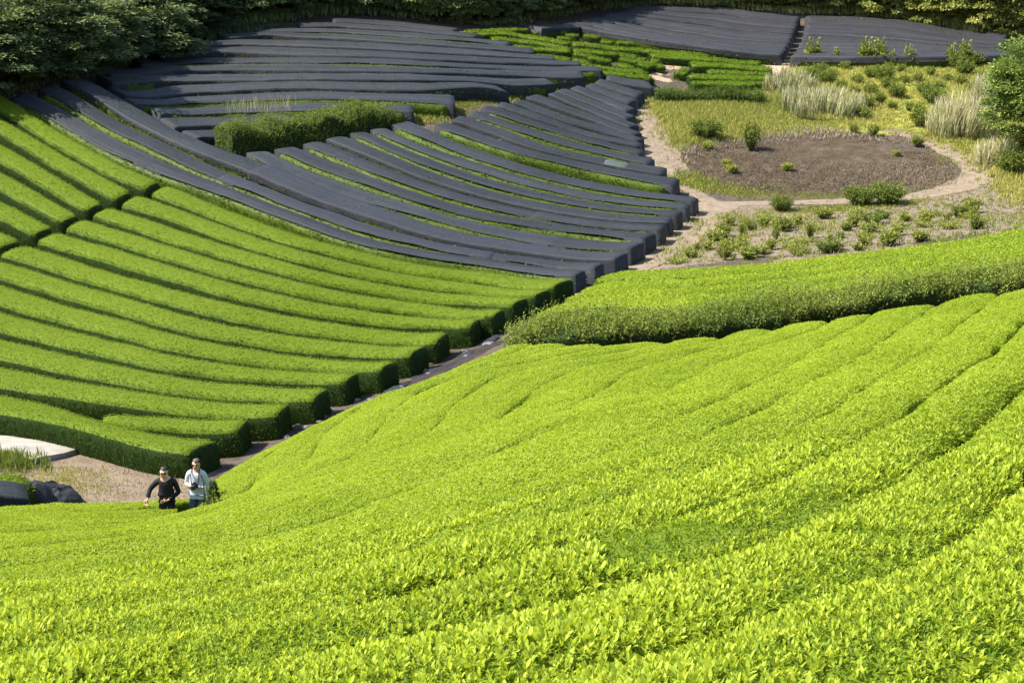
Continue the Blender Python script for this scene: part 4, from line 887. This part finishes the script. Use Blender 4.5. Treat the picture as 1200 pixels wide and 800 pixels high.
for px,py in [(375,490),(430,470),(420,478),(470,452),(505,432),(545,412),(590,396),(575,402),(350,500),(330,510)]:
    for k in range(4):
        w=hit([(px+rg.normal(0,6),py+rg.normal(0,4))],0)[0][:3]; d=blob_dirs(14,rg)*rg.uniform(.06,.14)*[1.2,1,.7]+w+[0,0,.03]
        bmh=__import__('bmesh').new(); [bmh.verts.new(x) for x in d]; __import__('bmesh').ops.convex_hull(bmh,input=bmh.verts); bmh.verts.index_update()
        vv=np.array([x.co[:] for x in bmh.verts]); ff=np.array([[x.index for x in fa.verts] for fa in bmh.faces if len(fa.verts)==3]); g.add(vv,ff,0); bmh.free()
tag(link('rubble',g.mesh('rubble'),[M['stone']]),'small grey stones scattered in the ditch',kind='stuff')
# worn pale patch on a net of the path block
# ================================================================== PEOPLE
import bmesh
def skin(name,verts,edges,root,mat,sub=2,parent=None,extra=None):
    me=bpy.data.meshes.new(name); me.from_pydata([v[:3] for v in verts],edges,[]); o=bpy.data.objects.new(name,me); COL.objects.link(o)
    o.modifiers.new('s','SKIN').use_smooth_shade=True
    sk=me.skin_vertices[0].data
    for i,v in enumerate(verts): sk[i].radius=(v[3],v[4] if len(v)>4 else v[3]); sk[i].use_root=(i==root)
    sb=o.modifiers.new('d','SUBSURF'); sb.levels=sub; sb.render_levels=sub
    dg=bpy.context.evaluated_depsgraph_get(); ev=o.evaluated_get(dg); m2=bpy.data.meshes.new_from_object(ev)
    bpy.data.objects.remove(o); bpy.data.meshes.remove(me); m2.materials.clear()
    for p in m2.polygons: p.use_smooth=True
    return link(name,m2,[mat],parent)
def flat(name,c,rough=.7,c2=None,scale=30,spec=.3): M[name]=simple(name,c,c2 or tuple(x*1.25 for x in c),scale,rough,spec); return M[name]
flat('skin',(.50,.29,.20),.5,(.56,.34,.24),8); flat('blackknit',(.010,.010,.012),.85); flat('hairgrey',(.10,.075,.055),.8); flat('hairdark',(.03,.022,.018),.6)
flat('jeans',(.045,.062,.10),.85,(.085,.11,.16),14); flat('darktrouser',(.02,.02,.024),.85); flat('blackplastic',(.012,.012,.013),.35,None,30,.5); flat('shoe',(.05,.04,.035),.6)
m,nt,N,L=newmat('checked_shirt'); v=objvec(nt)
def stripes(axis,sc):
    w=N.new('ShaderNodeTexWave'); w.bands_direction=axis; w.inputs['Scale'].default_value=sc; L.new(v,w.inputs['Vector']); return w.outputs['Fac']
c=mix(nt,mathn(nt,'MULTIPLY',mathn(nt,'ADD',mathn(nt,'POWER',stripes('X',11),3),mathn(nt,'POWER',stripes('Z',11),3)),.5),(.58,.60,.63),(.26,.30,.36))
output(nt,principled(nt,c,.8,.2)); M['shirt']=m
def head_and_hands(V,E,neck,head,hands):
    """neck: index of the chest-top vertex. returns nothing; adds to V/E"""
    pass
def figure(J,hands,head_tilt=(0,0)):
    """J: dict of joints -> builds vertex list"""
    V=[];E=[];I={}
    def a(k,p,r,r2=None,par=None):
        V.append((*p,r,r2 or r)); I[k]=len(V)-1
        if par is not None: E.append((I[par],I[k]))
    a('pelvis',J['pelvis'],.150,.105); a('belly',J['belly'],.145,.10,'pelvis'); a('chest',J['chest'],.165,.115,'belly'); a('neckb',J['neckb'],.085,.075,'chest'); a('neck',J['neck'],.056,.056,'neckb')
    hx,hy,hz=J['head']; tx,ty=head_tilt
    a('chin',(hx+tx*.3,hy-.012+ty*.3,hz-.055),.066,.074,'neck'); a('face',(hx+tx*.6,hy+ty*.6,hz+.02),.076,.092,'chin'); a('crown',(hx+tx,hy+ty+.008,hz+.085),.070,.086,'face')
    a('nose',(hx+tx*.6,hy+ty*.6-.108,hz-.008),.011,.014,'face')
    for s,n in ((-1,'R'),(1,'L')):
        a('ear'+n,(hx+tx*.6+s*.083,hy+ty*.6+.012,hz+.005),.012,.022,'face')
        a('sh'+n,J['sh'+n],.062,.062,'chest' if False else 'neckb'); a('ua'+n,[.5*(p+q) for p,q in zip(J['sh'+n],J['el'+n])],.050,None,'sh'+n); a('el'+n,J['el'+n],.042,None,'ua'+n)
        a('fa'+n,[.55*p+.45*q for p,q in zip(J['el'+n],J['wr'+n])],.040,None,'el'+n); a('wr'+n,J['wr'+n],.027,.022,'fa'+n)
        w=np.array(J['wr'+n]); d,pn=[nrm(np.array(x,float)[None])[0] for x in hands[n]]; sd=np.cross(d,pn)   # d: along the hand, pn: palm side
        curl=hands[n+'c']; a('pa'+n,w+d*.055,.036,.016,'wr'+n)
        for q,(off,ln) in enumerate(((-.028,.070),(-.0095,.08),(.0095,.075),(.028,.058))):
            b=w+d*.092+sd*off; a(f'k{q}{n}',b,.0105,None,'pa'+n)
            m1=b+(d*math.cos(curl*.6)+pn*math.sin(curl*.6))*ln*.5; a(f'm{q}{n}',m1,.0092,None,f'k{q}{n}'); a(f't{q}{n}',m1+(d*math.cos(curl*1.5)+pn*math.sin(curl*1.5))*ln*.5,.0078,None,f'm{q}{n}')
        ts=hands[n+'t']; b=w+d*.04+sd*ts*.036; a('th'+n,b,.014,None,'pa'+n); m1=b+nrm((d*.75+sd*ts*.55+pn*.35)[None])[0]*.036; a('tm'+n,m1,.0115,None,'th'+n); a('tt'+n,m1+nrm((d*.85+pn*.5)[None])[0]*.03,.009,None,'tm'+n)
        a('hip'+n,J['hip'+n],.092,.095,'pelvis'); a('thi'+n,[.5*(p+q) for p,q in zip(J['hip'+n],J['kn'+n])],.078,None,'hip'+n); a('kn'+n,J['kn'+n],.055,None,'thi'+n)
        a('ca'+n,[.6*p+.4*q+(.012 if k==1 else 0) for k,(p,q) in enumerate(zip(J['kn'+n],J['an'+n]))],.054,None,'kn'+n); a('an'+n,J['an'+n],.036,None,'ca'+n); a('toe'+n,J['toe'+n],.036,.030,'an'+n)
    return V,E,I
def sub(V,E,I,keys,inflate,names=None):
    idx=[I[k] for k in keys]; mp={o:i for i,o in enumerate(idx)}
    VV=[(*V[o][:3],V[o][3]+inflate,V[o][4]+inflate) for o in idx]; EE=[(mp[a],mp[b]) for a,b in E if a in mp and b in mp]; return VV,EE,mp
def lin(J,a,b,t): return tuple(p+(q-p)*t for p,q in zip(J[a],J[b]))
def person(J,hands,tilt,label,shirt,trouser,hair,sleeve,glasses,hairline):
    e=None
    V,E,I=figure(J,hands,tilt)
    body=skin('person',V,E,0,M['skin'],2); 
    sh=['pelvis','belly','chest','neckb','shR','shL','uaR','uaL','elR','elL']+(['faR','faL'] if sleeve>0 else [])
    VV,EE,mp=sub(V,E,I,sh,.014)
    # open neck: shrink the top vertex
    k=mp[I['neckb']]; VV[k]=(VV[k][0],VV[k][1],VV[k][2]-.02,.092,.085); k=mp[I['pelvis']]; VV[k]=(VV[k][0],VV[k][1],VV[k][2]+.07,.168,.128)
    VV.append((VV[k][0],VV[k][1]+.005,VV[k][2]-.045,.172,.132)); EE.append((k,len(VV)-1))
    if sleeve>1:
        for n in 'RL':
            VV.append((*lin(J,'el'+n,'wr'+n,.93),.042,.042)); EE.append((mp[I['fa'+n]],len(VV)-1))
    skin('shirt' if shirt!='blackknit' else 'sweater',VV,EE,0,M[shirt],2,body)
    tr=['pelvis']+[k+n for n in 'RL' for k in ('hip','thi','kn','ca','an')]
    VV,EE,mp=sub(V,E,I,tr,.012); VV.append((VV[0][0],VV[0][1],VV[0][2]+.09,.150,.108)); EE.append((0,len(VV)-1)); skin('trousers',VV,EE,0,M[trouser],2,body)
    for n in 'RL':
        A=np.array(J['an'+n]);T=np.array(J['toe'+n]); skin('shoe',[(*A*1.0,.046,.046),(*(A*.4+T*.6),.050,.044),(*T,.044,.034)],[(0,1),(1,2)],0,M['shoe'],2,body)
    hx,hy,hz=J['head']; c=np.array([hx+tilt[0]*.9,hy+tilt[1]*.9,hz+.05])
    bm=bmesh.new(); bmesh.ops.create_uvsphere(bm,u_segments=24,v_segments=16,radius=1)
    for v in list(bm.verts):
        if v.co.z<hairline-.75*max(0,v.co.y+.1)-(0 if v.co.y<0 else .25): bm.verts.remove(v)
    for v in bm.verts:
        q=np.array(v.co[:])[None]; s=1+.05*float(sn(q,9,5)[0]); v.co=Vector((c[0]+v.co.x*.086*s,c[1]+.012+v.co.y*.104*s,c[2]+v.co.z*.100*s))
    me=bpy.data.meshes.new('hair'); bm.to_mesh(me); bm.free(); link('hair',me,[M[hair]],body)
    # face: glasses, mouth
    if glasses:
        g=Geo(); 
        for s in (-1,1):
            th=np.linspace(0,2*np.pi,14,endpoint=False); cx=np.array([hx+tilt[0]*.6+s*.034,hy+tilt[1]*.6-.098,hz+.022])
            ring=np.c_[cx[0]+np.cos(th)*.028,np.full(14,cx[1])+np.abs(np.cos(th))*.004,cx[2]+np.sin(th)*.021]; bk=ring+[0,.008,0]
            g.add(np.concatenate([ring,bk]),np.array([[j,(j+1)%14,14+(j+1)%14,14+j] for j in range(14)]),0); g.more(np.arange(14)[None],28,0)
            tube(g,[cx+[s*.026,0,.006],cx+[s*.05,.05,.006],cx+[s*.052,.11,.0]],.004,0,5)
        tube(g,[[hx+tilt[0]*.6-.012,hy+tilt[1]*.6-.1,hz+.026],[hx+tilt[0]*.6+.012,hy+tilt[1]*.6-.1,hz+.026]],.004,0,5)
        link('glasses',g.mesh('glasses'),[M['blackplastic']],body)
    return tag(body,label,'person')
Jm=dict(pelvis=(0,0,.97),belly=(0,-.01,1.14),chest=(0,0,1.33),neckb=(0,.005,1.475),neck=(.005,-.005,1.545),head=(.01,-.025,1.635),
 shR=(-.165,0,1.43),elR=(-.235,.03,1.17),wrR=(-.09,-.20,1.20),shL=(.165,0,1.43),elL=(.235,.03,1.17),wrL=(.235,-.04,.93),
 hipR=(-.085,0,.90),knR=(-.11,-.03,.50),anR=(-.12,.02,.085),toeR=(-.14,-.14,.04),hipL=(.085,0,.90),knL=(.10,-.01,.50),anL=(.11,.03,.085),toeL=(.13,-.12,.04))
man=person(Jm,dict(R=((.75,-.35,.1),(.1,.2,-1) if False else (.35,.9,0)),Rc=.9,Rt=1,L=((-.05,-.1,-1),(-1,-.1,.05)),Lc=.5,Lt=-1),(.02,-.035),'person in a pale shirt and sunglasses standing in the tea, camera on the chest','shirt','jeans','hairgrey',1,True,.50)
Jw=dict(pelvis=(0,0,.95),belly=(.0,-.02,1.12),chest=(.0,-.03,1.31),neckb=(0,-.03,1.45),neck=(-.003,-.045,1.52),head=(-.01,-.065,1.605),
 shR=(-.18,-.02,1.405),elR=(-.34,-.02,1.235),wrR=(-.385,-.16,1.06),shL=(.18,-.02,1.405),elL=(.265,.02,1.13),wrL=(.05,-.20,1.03),
 hipR=(-.085,0,.89),knR=(-.12,-.05,.49),anR=(-.13,.02,.085),toeR=(-.15,-.14,.04),hipL=(.085,0,.89),knL=(.11,-.03,.49),anL=(.12,.03,.085),toeL=(.14,-.12,.04))
dark=person(Jw,dict(R=((-.15,-.5,-.7),(.2,-.7,.4)),Rc=.5,Rt=1,L=((-.9,-.3,-.05),(.1,-.9,0)),Lc=.6,Lt=1),(-.005,-.01),'person in a black sweater and glasses standing in the tea with both hands out','blackknit','darktrouser','hairdark',2,True,.42)
def stand(o,px,py,H,Z0=37.0):
    best=None
    for Z in np.linspace(33,42,181):
        p=P(px,py,Z); d=abs(p[2]-H-float(ground(p[0],p[1])))
        if best is None or d<best[0]: best=(d,p,Z)
    p=best[1]; o.location=(p[0],p[1],float(ground(p[0],p[1]))); print('person',best[0],best[2]); return best
s=stand(man,229,538,1.80); man.rotation_euler=(0,0,math.radians(-6)); stand(dark,193,546,1.76); dark.rotation_euler=(0,0,math.radians(4))
# camera hanging on the chest
cam_e=empty('photo_camera',man.location,0); cam_e.rotation_euler=man.rotation_euler; tag(cam_e,'black camera with round lens on the chest of the person in the pale shirt','camera')
bm=bmesh.new(); bmesh.ops.create_cube(bm,size=1)
for v in bm.verts: v.co=Vector((v.co.x*.145,v.co.y*.065,v.co.z*.10))
bmesh.ops.bevel(bm,geom=bm.edges[:],offset=.012,segments=2,affect='EDGES')
r=bmesh.ops.create_cube(bm,size=1)
for v in r['verts']: v.co=Vector((v.co.x*.06*(1-.3*(v.co.z>0)),v.co.y*.06,.062+v.co.z*.04))
for v in bm.verts: v.co+=Vector((.03,-.235,1.24))
me=bpy.data.meshes.new('camera_body'); bm.to_mesh(me); bm.free(); link('camera_body',me,[M['blackplastic']],cam_e)
g=Geo(); tube(g,[(.03,-.26,1.235),(.03,-.30,1.232),(.03,-.302,1.232),(.03,-.36,1.228),(.03,-.362,1.228)],[.042,.042,.05,.052,.045],0,18); link('lens',g.mesh('lens'),[M['blackplastic']],cam_e)
g=Geo()
def band(pts,w=.018):
    pts=np.array(pts,float); pts=resample(pts,.03); pts=smooth(pts,4); tube(g,pts,w*.6,0,6)
band([(-.045,-.235,1.27),(-.06,-.195,1.36),(-.085,-.145,1.45),(-.085,-.04,1.53),(-.05,.06,1.555),(.05,.06,1.555),(.09,-.04,1.53),(.095,-.145,1.45),(.11,-.195,1.36),(.105,-.235,1.27)])
link('neck_strap',g.mesh('neck_strap'),[M['blackplastic']],cam_e)
w=hit([(252,592)],.0)[0]; dm=man.location; 
for Z in np.linspace(28,36.5,171):
    q=P(251,592,Z)
    if q[2]<float(ground(q[0],q[1]))+.72: break
pc.location=(q[0],q[1],q[2]); print('cone',Z) 
# ================================================================== CAMERA AND LIGHT
cd=bpy.data.cameras.new('Camera'); cam=bpy.data.objects.new('Camera',cd); COL.objects.link(cam)
cam.location=(0,0,CAMZ); cam.rotation_euler=(math.pi/2-PITCH,0,0); cd.lens=54; cd.sensor_width=36; cd.clip_start=.1; cd.clip_end=2000; scene.camera=cam
SUN=nrm(np.array([[-.99,-.06,0]]))[0]*math.cos(math.radians(52)); SUN[2]=math.sin(math.radians(52))
ld=bpy.data.lights.new('Sun','SUN'); ld.energy=4.4; ld.angle=math.radians(.8); ld.color=(1,.95,.86)
lo=bpy.data.objects.new('Sun',ld); COL.objects.link(lo); lo.rotation_euler=Vector(SUN).to_track_quat('Z','Y').to_euler(); lo.location=(-40,0,60)
w=bpy.data.worlds.new('World'); scene.world=w; w.use_nodes=True; nt=w.node_tree; bg=nt.nodes['Background']
sk=nt.nodes.new('ShaderNodeTexSky'); sk.sky_type='NISHITA'; sk.sun_disc=False; sk.sun_elevation=math.radians(52); sk.sun_rotation=math.atan2(SUN[0],SUN[1]); nt.links.new(sk.outputs[0],bg.inputs[0]); bg.inputs[1].default_value=.118
scene.view_settings.view_transform='Standard'; scene.view_settings.look='None'; scene.view_settings.gamma=1; scene.view_settings.exposure=1.45
scene.render.engine='CYCLES'; scene.cycles.max_bounces=6; scene.cycles.transparent_max_bounces=4; scene.cycles.use_denoising=True
